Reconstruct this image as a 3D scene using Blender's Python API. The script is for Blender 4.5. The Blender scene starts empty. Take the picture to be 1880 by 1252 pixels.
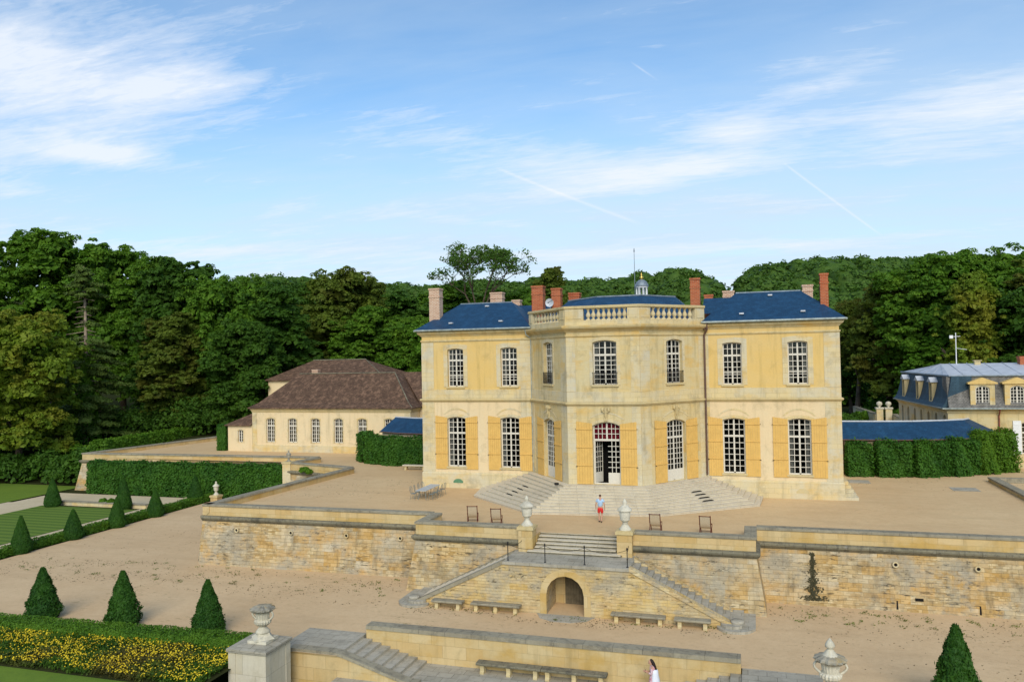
import bpy, math, random
import numpy as np
from mathutils import Vector, Matrix
from mathutils.geometry import tessellate_polygon
rnd = random.Random(7)
S = bpy.context.scene
COL = S.collection
# ---------------------------------------------------------------- camera
YAW, PITCH, ROLL = -0.2971, 0.0180, -0.0196
cy, sy = math.cos(YAW), math.sin(YAW); cp, sp = math.cos(PITCH), math.sin(PITCH)
fwd = Vector((sy*cp, cy*cp, sp)); r0 = Vector((cy, -sy, 0)); u0 = r0.cross(fwd)
rt = r0*math.cos(ROLL) + u0*math.sin(ROLL); up = -r0*math.sin(ROLL) + u0*math.cos(ROLL)
cd = bpy.data.cameras.new('camera'); cam = bpy.data.objects.new('camera', cd); COL.objects.link(cam)
cd.sensor_width = 36; cd.lens = 36*1444.1/1880; cd.clip_end = 6000; cd.clip_start = .5
M3 = Matrix((rt, up, -fwd)).transposed()
cam.matrix_world = Matrix.Translation((10.155, -59.94, 10.67)) @ M3.to_4x4()
S.camera = cam
S.view_settings.view_transform = 'Standard'; S.view_settings.look = 'None'
S.view_settings.gamma = 1; S.view_settings.exposure = 0.76
# ---------------------------------------------------------------- sky and sun
SUN_AZ, SUN_EL = math.radians(164), math.radians(34)      # azimuth clockwise from +y
class E:                                                   # node maths by operators
    def __init__(s, nt, sock): s.nt = nt; s.s = sock
    def _op(s, op, *o, clamp=False):
        n = s.nt.nodes.new('ShaderNodeMath'); n.operation = op; n.use_clamp = clamp
        for i, v in enumerate((s,)+o):
            if isinstance(v, E): s.nt.links.new(v.s, n.inputs[i])
            else: n.inputs[i].default_value = v
        return E(s.nt, n.outputs[0])
    def __add__(s, o): return s._op('ADD', o)
    def __sub__(s, o): return s._op('SUBTRACT', o)
    def __mul__(s, o): return s._op('MULTIPLY', o)
    def __truediv__(s, o): return s._op('DIVIDE', o)
    def maxi(s, o): return s._op('MAXIMUM', o)
    def mini(s, o): return s._op('MINIMUM', o)
    def exp(s): return s._op('EXPONENT')
    def step(s, a, b): return ((s-a)*(1/(b-a)))._op('MINIMUM', 1.0)._op('MAXIMUM', 0.0)
def node(nt, kind, ins=None, **kw):
    n = nt.nodes.new(kind)
    for k, v in kw.items(): setattr(n, k, v)
    for k, v in (ins or {}).items():
        if isinstance(v, E): v = v.s
        if isinstance(v, bpy.types.NodeSocket): nt.links.new(v, n.inputs[k])
        else: n.inputs[k].default_value = v
    return n
def mix(nt, fac, a, b, mode='MIX'):
    n = nt.nodes.new('ShaderNodeMix'); n.data_type = 'RGBA'; n.blend_type = mode
    for k, v in ((0, fac), (6, a), (7, b)):
        if isinstance(v, E): v = v.s
        if isinstance(v, bpy.types.NodeSocket): nt.links.new(v, n.inputs[k])
        elif k == 0: n.inputs[0].default_value = v
        else: n.inputs[k].default_value = (*v[:3], 1)
    return n.outputs[2]
W = bpy.data.worlds.new('World'); S.world = W; W.use_nodes = True
nt = W.node_tree; nt.nodes.clear()
sky = node(nt, 'ShaderNodeTexSky', sky_type='NISHITA', sun_disc=False, sun_elevation=SUN_EL, sun_rotation=SUN_AZ,
           air_density=1.0, dust_density=0.5, ozone_density=1.6, altitude=100)
tc = node(nt, 'ShaderNodeTexCoord'); sx = node(nt, 'ShaderNodeSeparateXYZ', {0: tc.outputs['Generated']})
X, Y, Z = (E(nt, sx.outputs[i]) for i in range(3))
az = X._op('ARCTAN2', Y)*57.2958; el = Z._op('ARCSINE')*57.2958
zz = Z.maxi(0.0) + 0.10
pv = node(nt, 'ShaderNodeCombineXYZ', {0: X/zz, 1: Y/zz, 2: 0.0})
def blob(a, e, sa, se, k=0.0, w=1.0):
    p = (az-a)*(1/sa); q = (el-e-(az-a)*k)*(1/se)
    return ((p*p+q*q)*-1.0).exp()*w
def skynoise(scale, det, rough, dist, mapping):
    m = node(nt, 'ShaderNodeMapping', {0: pv.outputs[0], 'Rotation': (0, 0, mapping[0]), 'Scale': (mapping[1], mapping[2], 1)})
    n = node(nt, 'ShaderNodeTexNoise', {'Vector': m.outputs[0], 'Scale': scale, 'Detail': det, 'Roughness': rough, 'Distortion': dist})
    return E(nt, n.outputs[0])
n1 = skynoise(1.0, 9, .62, .35, (0.5, 1.0, 2.6)); n2 = skynoise(3.2, 7, .62, .6, (0.9, 1, 3.2)); n3 = skynoise(.5, 5, .55, .2, (0.2, 1, 1.6))
n4 = skynoise(9.0, 6, .65, .8, (0.7, 1, 3.6))
wisp = n1*0.45 + n2*0.33 + n4*0.22
mk = blob(-50, 17.5, 6.5, 4.2, w=.50) + blob(-43, 18, 6, 3.2, w=.36) + blob(-38.5, 18.2, 3.4, 2.4, w=.26) + blob(-44.0, 13.3, 3.8, .8, w=.55) + blob(-50, 10.7, 2.5, .6, w=.3)
mk = mk + blob(-5, 12.7, 7.5, .9, .10, w=.56) + blob(-1.5, 15.3, 4.0, 1.2, w=.40) + blob(14, 14.2, 9, 1.9, .07, w=.48) + blob(4, 17.2, 5, 1.0, .22, w=.18) + blob(-13, 13.8, 8, 2.4, -.1, w=.24)
mk = mk + blob(-26, 16.6, 12, 1.8, -.22, w=.17) + blob(-4, 7.2, 26, .5, 0.0, w=.30) + blob(-42, 7.6, 9, 1.0, w=.34) + blob(6, 5.0, 16, .8, 0.0, w=.26) + blob(-28, 5.8, 14, .7, .02, w=.24) + blob(-18, 9.5, 7, .4, -.10, w=.16)+ blob(-35, 23, 3, .8, w=.05)
dens = (wisp-0.5)*2.0 + mk - (n3-.5)*-.35
cl = dens.step(0.08, 0.60)
veil = blob(0, 5, 300, 8.5, w=.66) + (n3*.5+n1*.5).step(.38, .64)*.34 + blob(-8, 12, 14, 5, w=.16) + blob(14, 16, 12, 5, w=.18)
def trail(a0, e0, a1, e1, w, s):
    L = math.hypot(a1-a0, e1-e0); dx, dy = (a1-a0)/L, (e1-e0)/L
    p = (az-a0)*dx + (el-e0)*dy; q = (az-a0)*(-dy) + (el-e0)*dx
    return ((q*q)*(-1/(w*w))).exp()*p.step(-.2, .6)*((p*-1.0)+L).step(-.2, 1.2)*s
tr = trail(2.4, 12.6, 8.4, 7.3, .07, .4) + trail(-17.8, 13.4, -7.6, 9.2, .11, .35) + trail(-7.9, 20.1, -6.2, 18.9, .06, .3)
skyc = mix(nt, 1.0, sky.outputs[0], (.72, .93, 1.02), 'MULTIPLY')
c = mix(nt, veil.mini(.85), skyc, (3.7, 4.4, 5.1))
c = mix(nt, (cl*.86 + tr).mini(.92), c, (5.0, 5.3, 5.75))
bg = node(nt, 'ShaderNodeBackground', {0: c, 1: 0.106})
out = node(nt, 'ShaderNodeOutputWorld', {0: bg.outputs[0]})
sl = bpy.data.lights.new('sun', 'SUN'); so = bpy.data.objects.new('sun', sl); COL.objects.link(so)
sl.energy = 1.75; sl.angle = math.radians(38); sl.color = (1.0, .91, .77)
sd = Vector((math.sin(SUN_AZ)*math.cos(SUN_EL), math.cos(SUN_AZ)*math.cos(SUN_EL), math.sin(SUN_EL)))
so.rotation_euler = sd.to_track_quat('Z', 'Y').to_euler()
# ---------------------------------------------------------------- materials
def lin(h, k=1.0):
    h = h.lstrip('#'); v = [int(h[i:i+2], 16)/255 for i in (0, 2, 4)]
    return tuple(min(1, k*(x/12.92 if x <= .04045 else ((x+.055)/1.055)**2.4)) for x in v)
def newmat(name):
    m = bpy.data.materials.new(name); m.use_nodes = True; t = m.node_tree; t.nodes.clear()
    o = node(t, 'ShaderNodeOutputMaterial'); b = node(t, 'ShaderNodeBsdfPrincipled', {'Roughness': .9})
    b.inputs['Specular IOR Level'].default_value = .25
    t.links.new(b.outputs[0], o.inputs[0]); return m, t, b
def pos(t, scale=(1, 1, 1), rot=(0, 0, 0), src='P'):
    if src == 'P': s = node(t, 'ShaderNodeNewGeometry').outputs['Position']
    elif src == 'UV': s = node(t, 'ShaderNodeTexCoord').outputs['UV']
    else: s = node(t, 'ShaderNodeTexCoord').outputs['Object']
    return node(t, 'ShaderNodeMapping', {0: s, 'Rotation': rot, 'Scale': scale}).outputs[0]
def noise(t, scale=1, detail=5, rough=.55, dist=0, vec=None):
    n = node(t, 'ShaderNodeTexNoise', {'Scale': scale, 'Detail': detail, 'Roughness': rough, 'Distortion': dist})
    t.links.new(vec if vec is not None else pos(t), n.inputs['Vector']); return E(t, n.outputs[0])
def bump(t, b, h, strength=.4, dist=.02):
    n = node(t, 'ShaderNodeBump', {'Height': h, 'Strength': strength, 'Distance': dist}); t.links.new(n.outputs[0], b.inputs['Normal'])
def plainmat(name, col, rough=.8, var=.12, nscale=6, metal=0, spec=.25, src='O', bmp=0):
    m, t, b = newmat(name)
    n = noise(t, nscale, 4, vec=pos(t, src=src)).step(.3, .7)
    t.links.new(mix(t, n, tuple(x*(1-var) for x in col), tuple(min(1, x*(1+var)) for x in col)), b.inputs[0])
    b.inputs['Roughness'].default_value = rough; b.inputs['Metallic'].default_value = metal
    b.inputs['Specular IOR Level'].default_value = spec
    if bmp: bump(t, b, noise(t, nscale*4, 4, vec=pos(t, src=src)), bmp, .02)
    return m
def stonemat(name, c1, c2, mortar, bw=.6, bh=.3, ms=.012, pale=(.55, .5, .42), gold=None, grime=(.10, .09, .07), grime_amt=.35,
             erosion=0.0, streak=0.0, bmp=.5, patch=.5, lich=0.0):
    m, t, b = newmat(name)
    uv = pos(t, src='UV')
    wob = noise(t, 1.3, 2, vec=uv)
    uvw = node(t, 'ShaderNodeVectorMath', {0: uv, 1: node(t, 'ShaderNodeCombineXYZ', {0: (wob-.5)*.05, 1: (wob-.5)*.03, 2: 0.0}).outputs[0]}, operation='ADD').outputs[0]
    br = node(t, 'ShaderNodeTexBrick', {'Vector': uvw, 'Color1': (*c1, 1), 'Color2': (*c2, 1), 'Mortar': (*mortar, 1), 'Scale': 1.0,
        'Mortar Size': ms, 'Mortar Smooth': .3, 'Bias': -.1, 'Brick Width': bw, 'Row Height': bh}, offset=.47, offset_frequency=2)
    br2 = node(t, 'ShaderNodeTexBrick', {'Vector': uvw, 'Color1': (0, 0, 0, 1), 'Color2': (1, 1, 1, 1), 'Mortar': (.5, .5, .5, 1), 'Scale': 1.0,
        'Mortar Size': 0, 'Brick Width': bw*2.3, 'Row Height': bh*2}, offset=.31, offset_frequency=3)
    b2 = E(t, br2.outputs[0])
    big = noise(t, .22, 5, .6); mid = noise(t, 1.1, 6, .62); fine = noise(t, 9, 5, .6)
    brb = node(t, 'ShaderNodeTexBrick', {'Vector': uvw, 'Color1': (*c2, 1), 'Color2': (*tuple(x*.86 for x in c1), 1), 'Mortar': (*mortar, 1), 'Scale': 1.0,
        'Mortar Size': ms*.8, 'Mortar Smooth': .4, 'Bias': .1, 'Brick Width': bw*.62, 'Row Height': bh*.5}, offset=.38, offset_frequency=2, squash=1.3, squash_frequency=3)
    irr = noise(t, .7, 4, .6).step(.49, .53)
    col = mix(t, irr*(1.0 if erosion else 0.0), br.outputs[0], brb.outputs[0]) if erosion else br.outputs[0]
    col = mix(t, noise(t, .9, 4, .6).step(.42, .66)*.30, col, tuple((x+y)/2 for x, y in zip(c1, c2)))
    col = mix(t, (big+mid*.5+(b2-.5)*.25).step(.62, .95)*patch, col, pale)
    if erosion: col = mix(t, b2.step(.70, .86)*noise(t, .5, 3).step(.42, .58)*.6, col, tuple(min(1, x*1.25) for x in pale)); col = mix(t, b2._op('MULTIPLY', -1.0).step(-.26, -.10)*.5, col, gold)
    if gold: col = mix(t, (noise(t, .6, 5, .6, vec=pos(t, (1, 1, 1.6)))+(b2-.5)*.25).step(.50, .72)*.75, col, gold)
    if erosion:
        e = noise(t, 1, 6, .62, .4, vec=pos(t, (1.3, 6.5, 1), src='UV')); msk = noise(t, .28, 3, .5).step(.47, .6)
        col = mix(t, e.step(.56, .63)*msk*erosion, col, tuple(x*.5 for x in grime))
    if streak:
        s = noise(t, 1, 5, .6, vec=pos(t, (2.2, 2.2, .22))); col = mix(t, s.step(.52, .75)*streak, col, grime)
    if erosion: gg = noise(t, .45, 9, .74, .2); col = mix(t, gg.step(.49, .60)*.68, col, lin('#9a9484')); g3 = noise(t, 1.6, 9, .78, .2, vec=pos(t, (1, 1, 2.2), src='P')); col = mix(t, g3.step(.555, .63)*gg.step(.42, .56)*.9, col, lin('#4f4838'))
    g = noise(t, .8, 8, .68, .3); col = mix(t, g.step(.54, .78)*grime_amt, col, grime)
    if lich:
        l = noise(t, 2.6, 8, .72); col = mix(t, l.step(.50, .62)*lich, col, (.05, .048, .042)); l2 = noise(t, 5.5, 6, .7); col = mix(t, l2.step(.58, .68)*lich*.6, col, (.42, .40, .35))
    col = mix(t, (fine-.5)*.5+.5, mix(t, 1.0, col, (.82, .82, .82), 'MULTIPLY'), mix(t, 1.0, col, (1.16, 1.16, 1.16), 'MULTIPLY'))
    t.links.new(col, b.inputs[0])
    bump(t, b, (E(t, br.outputs[1])*-.7)+fine*.7+mid*1.2, bmp, .03)
    return m
def leafmat(name, c1, c2, c3=None, trans=.34):
    m = bpy.data.materials.new(name); m.use_nodes = True; t = m.node_tree; t.nodes.clear()
    o = node(t, 'ShaderNodeOutputMaterial')
    n = noise(t, .55, 4, .6); f = noise(t, 7, 2, .5)
    col = mix(t, (n*.6+f*.4).step(.36, .66), c1, c2)
    if c3: col = mix(t, noise(t, .2, 3).step(.5, .66)*.7, col, c3)
    d = node(t, 'ShaderNodeBsdfPrincipled', {'Base Color': col, 'Roughness': .62}); d.inputs['Specular IOR Level'].default_value = .18
    tr_ = node(t, 'ShaderNodeBsdfTranslucent', {0: mix(t, 1.0, col, (1.25, 1.35, .6), 'MULTIPLY')})
    ms_ = node(t, 'ShaderNodeMixShader', {0: trans, 1: d.outputs[0], 2: tr_.outputs[0]})
    t.links.new(ms_.outputs[0], o.inputs[0]); return m
MT = {}
# facade
MT['plaster_up'] = stonemat('ochre_plaster', lin('#d3b26d'), lin('#d8b976'), lin('#cfae68'), 30, 30, 0, pale=lin('#cdb684'), grime=lin('#9a8650'), grime_amt=.5, streak=.45, bmp=.12, patch=.6)
MT['plaster_lo'] = stonemat('cream_plaster', lin('#d9c299'), lin('#dcc69e'), lin('#d6be93'), 30, 30, 0, pale=lin('#d3c6a4'), grime=lin('#9c8f70'), grime_amt=.6, streak=.4, bmp=.12, patch=.6)
MT['ashlar'] = stonemat('pale_ashlar', lin('#c9b88f'), lin('#d3bf8e'), lin('#a99566'), .95, .36, .008, pale=lin('#c4bda6'), gold=lin('#cfae67'), grime=lin('#857d66'), grime_amt=.75, streak=.45, bmp=.25, patch=.9)
MT['ashlar_gold'] = stonemat('golden_ashlar', lin('#cdb681'), lin('#c8b78c'), lin('#b8a170'), .9, .34, .006, pale=lin('#c6b992'), gold=lin('#cda75a'), grime=lin('#8a7c56'), grime_amt=.8, streak=.6, bmp=.22, patch=.9)
MT['trim'] = stonemat('carved_stone_trim', lin('#c4b080'), lin('#c9b483'), lin('#a08c5e'), 1.3, 2, .006, pale=lin('#bdb290'), grime=lin('#6e664c'), grime_amt=.55, streak=.3, bmp=.25, patch=.6)
# terrace walls
MT['rubble'] = stonemat('rubble_wall', lin('#aa8d5a'), lin('#d0bc92'), lin('#968055'), .52, .235, .011, pale=lin('#b5aa92'), gold=lin('#bb9048'), grime=lin('#5f5643'), grime_amt=.85, erosion=.9, streak=.55, bmp=.8, patch=.7)
MT['rubble_fine'] = stonemat('stair_block_wall', lin('#bea06e'), lin('#cfb98c'), lin('#a48c5f'), .46, .17, .008, pale=lin('#c2b48f'), gold=lin('#c6a458'), grime=lin('#6f6244'), grime_amt=.42, erosion=.9, streak=.15, bmp=.8, patch=.6)
MT['parapet'] = stonemat('parapet_ashlar', lin('#bd9f68'), lin('#c9b285'), lin('#9b8358'), 1.25, .62, .010, pale=lin('#c2b48c'), gold=lin('#b8954e'), grime=lin('#7b6c48'), grime_amt=.5, streak=.4, bmp=.3, patch=.5)
MT['coping'] = stonemat('lichened_coping', lin('#938b76'), lin('#857d6a'), lin('#4d483c'), 1.4, 3, .012, pale=lin('#a39c86'), grime=lin('#5d5647'), grime_amt=.55, streak=.3, bmp=.5, patch=.5, lich=.38)
MT['cornice_dark'] = stonemat('weathered_cornice_and_riser_shade', lin('#77725f'), lin('#6b6655'), lin('#3c392f'), 1.1, 3, .012, pale=lin('#948b70'), grime=lin('#3d392e'), grime_amt=.7, bmp=.6, patch=.4, lich=.6)
MT['step'] = stonemat('worn_step_stone', lin('#c6baa2'), lin('#cfc3aa'), lin('#8f8470'), 1.3, 5, .010, pale=lin('#c9c0ac'), grime=lin('#857b68'), grime_amt=.5, bmp=.25, patch=.6, lich=.10)
MT['stepgrey'] = stonemat('grey_step_stone', lin('#a7a08f'), lin('#96907f'), lin('#5a5548'), .8, .55, .012, pale=lin('#b5ae9d'), grime=lin('#6b6558'), grime_amt=.6, bmp=.35, patch=.6, lich=.22)
MT['urn'] = stonemat('urn_stone', lin('#c9c2ad'), lin('#c2baa3'), lin('#c2baa3'), 9, 9, 0, pale=lin('#d6d1c2'), grime=lin('#7d7664'), grime_amt=.6, bmp=.4, patch=.7, lich=.25)
MT['urn_dark'] = stonemat('lichened_urn_stone', lin('#9c9684'), lin('#8e8877'), lin('#8e8877'), 9, 9, 0, pale=lin('#b4aea0'), gold=lin('#a98b45'), grime=lin('#504b40'), grime_amt=.7, bmp=.7, patch=.7, lich=.5)
MT['pierblock'] = stonemat('pale_pier_block', lin('#c9c1ac'), lin('#b8ad90'), lin('#8b8370'), 1.5, .95, .008, pale=lin('#cfc9bb'), grime=lin('#8f8468'), grime_amt=.55, bmp=.25, patch=.7, streak=.25)
MT['brick_red'] = stonemat('red_brick', lin('#98452a'), lin('#b5613c'), lin('#b08a6a'), .30, .11, .014, pale=lin('#b5714c'), grime=lin('#6a3a28'), grime_amt=.4, bmp=.4, patch=.4)
MT['brick_pale'] = stonemat('pale_brick', lin('#a8765a'), lin('#c09a80'), lin('#d6c6b0'), .30, .11, .022, pale=lin('#c5a990'), grime=lin('#86604b'), grime_amt=.35, bmp=.4, patch=.4)
def roofmat(name, a, b_, c, bw, bh, rough, spec, moss=None):
    m, t, b = newmat(name)
    br = node(t, 'ShaderNodeTexBrick', {'Vector': pos(t, src='UV'), 'Color1': (*a, 1), 'Color2': (*b_, 1), 'Mortar': (*c, 1), 'Scale': 1.0,
        'Mortar Size': .012, 'Brick Width': bw, 'Row Height': bh}, offset=.5)
    col = mix(t, noise(t, .5, 6, .65).step(.4, .7)*.5, br.outputs[0], tuple(x*.6 for x in a))
    col = mix(t, noise(t, 1.2, 6, .7, vec=pos(t, (1.6, 1.6, .3))).step(.47, .68)*(.7 if moss else .4), col, tuple(min(1, x*1.7+.004) for x in b_))
    if moss: col = mix(t, noise(t, 2.5, 6, .7).step(.58, .7)*.5, col, moss)
    t.links.new(col, b.inputs[0]); b.inputs['Roughness'].default_value = rough; b.inputs['Specular IOR Level'].default_value = spec
    bump(t, b, E(t, br.outputs[1])*-1.0 + noise(t, 5, 3)*.6, .35, .02); return m
MT['slate'] = roofmat('blue_slate', (.007, .042, .098), (.012, .058, .125), (.004, .024, .052), .22, .13, .55, .3)
MT['slate_side'] = roofmat('weathered_blue_slate', (.020, .055, .085), (.034, .078, .112), (.010, .028, .045), .22, .13, .6, .3)
MT['slate_grey'] = roofmat('grey_slate', (.12, .115, .105), (.20, .19, .17), (.05, .048, .045), .22, .13, .75, .2)
MT['tile'] = roofmat('brown_clay_tile', (.088, .050, .032), (.155, .090, .055), (.04, .025, .016), .18, .11, .8, .2, moss=(.13, .09, .05))
MT['zinc'] = plainmat('zinc_sheet', (.50, .52, .55), .5, .14, 1.5, metal=.1, spec=.4)
MT['lead'] = plainmat('lead_flashing', (.20, .24, .27), .5, .3, 3, metal=.3, spec=.4)
MT['gutter'] = plainmat('old_zinc_gutter', (.30, .34, .32), .5, .35, 4, metal=.3)
MT['copper'] = plainmat('brown_downpipe', (.12, .07, .05), .6, .2, 4)
MT['redpipe'] = plainmat('red_brown_pipe', (.22, .06, .04), .6, .2, 4)
MT['frame'] = plainmat('cream_window_paint', (.62, .58, .49), .55, .06, 8)
MT['shutter'] = plainmat('ochre_shutter_paint', lin('#d1a95e'), .62, .07, 2.5, src='P', bmp=.05)
MT['white'] = plainmat('white_paint', (.72, .72, .70), .6, .05, 5)
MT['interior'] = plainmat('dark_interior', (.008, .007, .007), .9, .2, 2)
MT['redcurtain'] = plainmat('dark_red_curtain', (.42, .015, .045), .9, .2, 4)
MT['curtain'] = plainmat('pale_curtain', (.42, .40, .36), .9, .2, 6)
MT['iron'] = plainmat('black_iron', (.012, .012, .013), .5, .2, 20)
MT['gold'] = plainmat('gilded_metal', (.75, .50, .12), .3, .1, 10, metal=.9)
MT['dark'] = plainmat('dark_hole', (.010, .009, .008), .95, .2, 8)
m, t, b = newmat('window_glass'); t.nodes.remove(b)
gl = node(t, 'ShaderNodeBsdfGlossy', {0: (.75, .85, .95, 1), 1: .06}); tp = node(t, 'ShaderNodeBsdfTransparent', {0: (.55, .57, .57, 1)})
fr = E(t, node(t, 'ShaderNodeFresnel', {0: 1.5}).outputs[0])
bumpn = node(t, 'ShaderNodeBump', {'Height': noise(t, .9, 2), 'Strength': .12, 'Distance': .1}); t.links.new(bumpn.outputs[0], gl.inputs['Normal'])
ms_ = node(t, 'ShaderNodeMixShader', {0: (fr*.7).mini(1.0), 1: tp.outputs[0], 2: gl.outputs[0]})
t.links.new(ms_.outputs[0], [n for n in t.nodes if n.type == 'OUTPUT_MATERIAL'][0].inputs[0]); MT['glass'] = m
# ground
def groundmat(name, a, b_, weed=None, weed_amt=.5, speck=.5, tracks=True):
    m, t, b = newmat(name)
    big = noise(t, .12, 5, .6); mid = noise(t, 1.5, 7, .68); fi = noise(t, 22, 3, .6)
    col = mix(t, (big*.6+mid*.4).step(.36, .66), a, b_)
    col = mix(t, noise(t, 4.5, 6, .7).step(.50, .68)*.30, col, tuple(x*.72 for x in a))
    if tracks:
        tk = noise(t, .5, 5, .6, .5, vec=pos(t, (.35, 1.6, 1))); col = mix(t, tk.step(.5, .72)*.35, col, tuple(x*.78 for x in a))
    if weed:
        w = noise(t, .16, 3, .5).step(.50, .62); s = noise(t, 2.2, 8, .78, vec=pos(t, (.7, 1.7, 1))).step(.57, .64)
        col = mix(t, w*s*weed_amt, col, weed)
    sp_ = noise(t, 9, 4, .7).step(.66, .72); col = mix(t, sp_*speck, col, tuple(x*.5 for x in a))
    col = mix(t, fi, mix(t, 1.0, col, (.88, .88, .88), 'MULTIPLY'), mix(t, 1.0, col, (1.12, 1.12, 1.12), 'MULTIPLY'))
    t.links.new(col, b.inputs[0]); b.inputs['Roughness'].default_value = .95
    bump(t, b, fi*.5+mid, .5, .03); return m
MT['sand'] = groundmat('sandy_gravel', lin('#c6a67a'), lin('#d3b78b'), weed=lin('#7d6c3c'), weed_amt=.65, speck=.35)
MT['sand_low'] = groundmat('lower_sandy_gravel', lin('#c4a67e'), lin('#d1b58d'), weed=lin('#6f6637'), weed_amt=.8, speck=.4)
MT['path'] = groundmat('pale_path', lin('#bfae8c'), lin('#cbbb9b'), weed=lin('#8a8660'), weed_amt=.4)
MT['earth'] = groundmat('wood_floor', (.025, .03, .012), (.05, .055, .02), weed=None, speck=.2, tracks=False)
MT['earth'].node_tree.nodes['Principled BSDF'].inputs['Specular IOR Level'].default_value = 0.0
MT['grassfar'] = groundmat('rough_grass', (.085, .150, .012), (.14, .21, .018), weed=(.12, .12, .03), speck=.1, tracks=False)
m, t, b = newmat('striped_lawn')
wv = node(t, 'ShaderNodeTexWave', {'Vector': pos(t), 'Scale': .32, 'Distortion': .6, 'Detail': 2, 'Detail Scale': 2}, bands_direction='Y')
col = mix(t, E(t, wv.outputs[1]).step(.35, .65), (.085, .150, .016), (.145, .215, .026)); col = mix(t, noise(t, 14, 4, .7).step(.4, .7)*.5, col, (.035, .08, .012))
t.links.new(col, b.inputs[0]); bump(t, b, noise(t, 20, 3), .6, .03); MT['lawn'] = m
MT['leaf_dark'] = leafmat('dark_green_leaves', (.030, .084, .009), (.080, .165, .015))
MT['leaf_mid'] = leafmat('mid_green_leaves', (.052, .138, .010), (.135, .245, .018))
MT['leaf_bright'] = leafmat('bright_green_leaves', (.06, .16, .010), (.13, .25, .018))
MT['leaf_olive'] = leafmat('olive_green_leaves', (.070, .110, .013), (.145, .195, .022), (.10, .085, .012))
MT['leaf_lime'] = leafmat('yellow_green_leaves', (.095, .165, .012), (.20, .27, .022), (.24, .22, .022))
MT['leaf_far'] = leafmat('distant_wood_leaves', (.044, .108, .018), (.112, .195, .028))
MT['yew'] = leafmat('yew_needles', (.014, .056, .006), (.040, .112, .009), trans=.12)
MT['yew_light'] = leafmat('clipped_yew_needles', (.021, .078, .008), (.058, .150, .012), trans=.15)
MT['box'] = leafmat('box_hedge_leaves', (.040, .110, .008), (.10, .20, .014), trans=.15)
MT['pine'] = leafmat('grey_green_needles', (.055, .095, .016), (.105, .155, .024), trans=.1)
MT['yellow'] = leafmat('yellow_petals', (.55, .38, .015), (.78, .60, .03), trans=.15)
MT['bark'] = plainmat('grey_brown_bark', (.10, .075, .05), .9, .4, 2, bmp=.5)
MT['bark_pale'] = plainmat('pale_bark', (.26, .20, .14), .9, .35, 2, bmp=.5)
# ---------------------------------------------------------------- mesh helpers
def wofs(p):
    v = Vector((0, 0, 0))
    while p is not None: v += p.location; p = p.parent
    return v
def link(name, me, parent=None):
    o = bpy.data.objects.new(name, me); COL.objects.link(o)
    if parent is not None: o.parent = parent
    return o
def tag(o, label=None, cat=None, group=None, kind=None):
    if label: o['label'] = label
    if cat: o['category'] = cat
    if group: o['group'] = group
    if kind: o['kind'] = kind
    return o
def thing(name, label, cat, loc, group=None, rz=0, parent=None):
    o = bpy.data.objects.new(name, None); COL.objects.link(o); o.location = loc; o.rotation_euler = (0, 0, rz); o.empty_display_size = .3
    return tag(o, label, cat, group)
def relabel(o, label): o['label'] = label
def copy_tree(o, loc=None, rz=None, label=None, sc=None):
    kids = {}
    for x in bpy.data.objects:
        if x.parent: kids.setdefault(x.parent.name, []).append(x)
    def rec(a, par):
        c_ = a.copy(); COL.objects.link(c_); c_.parent = par
        for ch in kids.get(a.name, []): rec(ch, c_)
        return c_
    c_ = rec(o, None)
    if loc is not None: c_.location = loc
    if rz is not None: c_.rotation_euler = (0, 0, rz)
    if sc is not None: c_.scale = sc
    if label: c_['label'] = label
    return c_
def fastmesh(name, V, F, mat, smooth=False):
    """V (n,3), F (m,k) arrays"""
    me = bpy.data.meshes.new(name); V = np.asarray(V, np.float32); F = np.asarray(F, np.int32); k = F.shape[1]
    me.vertices.add(len(V)); me.vertices.foreach_set('co', V.ravel())
    me.loops.add(F.size); me.loops.foreach_set('vertex_index', F.ravel())
    me.polygons.add(len(F)); me.polygons.foreach_set('loop_start', np.arange(0, F.size, k, dtype=np.int32))
    me.update(calc_edges=True)
    if smooth: me.polygons.foreach_set('use_smooth', np.ones(len(F), bool))
    me.materials.append(mat); return me
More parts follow.
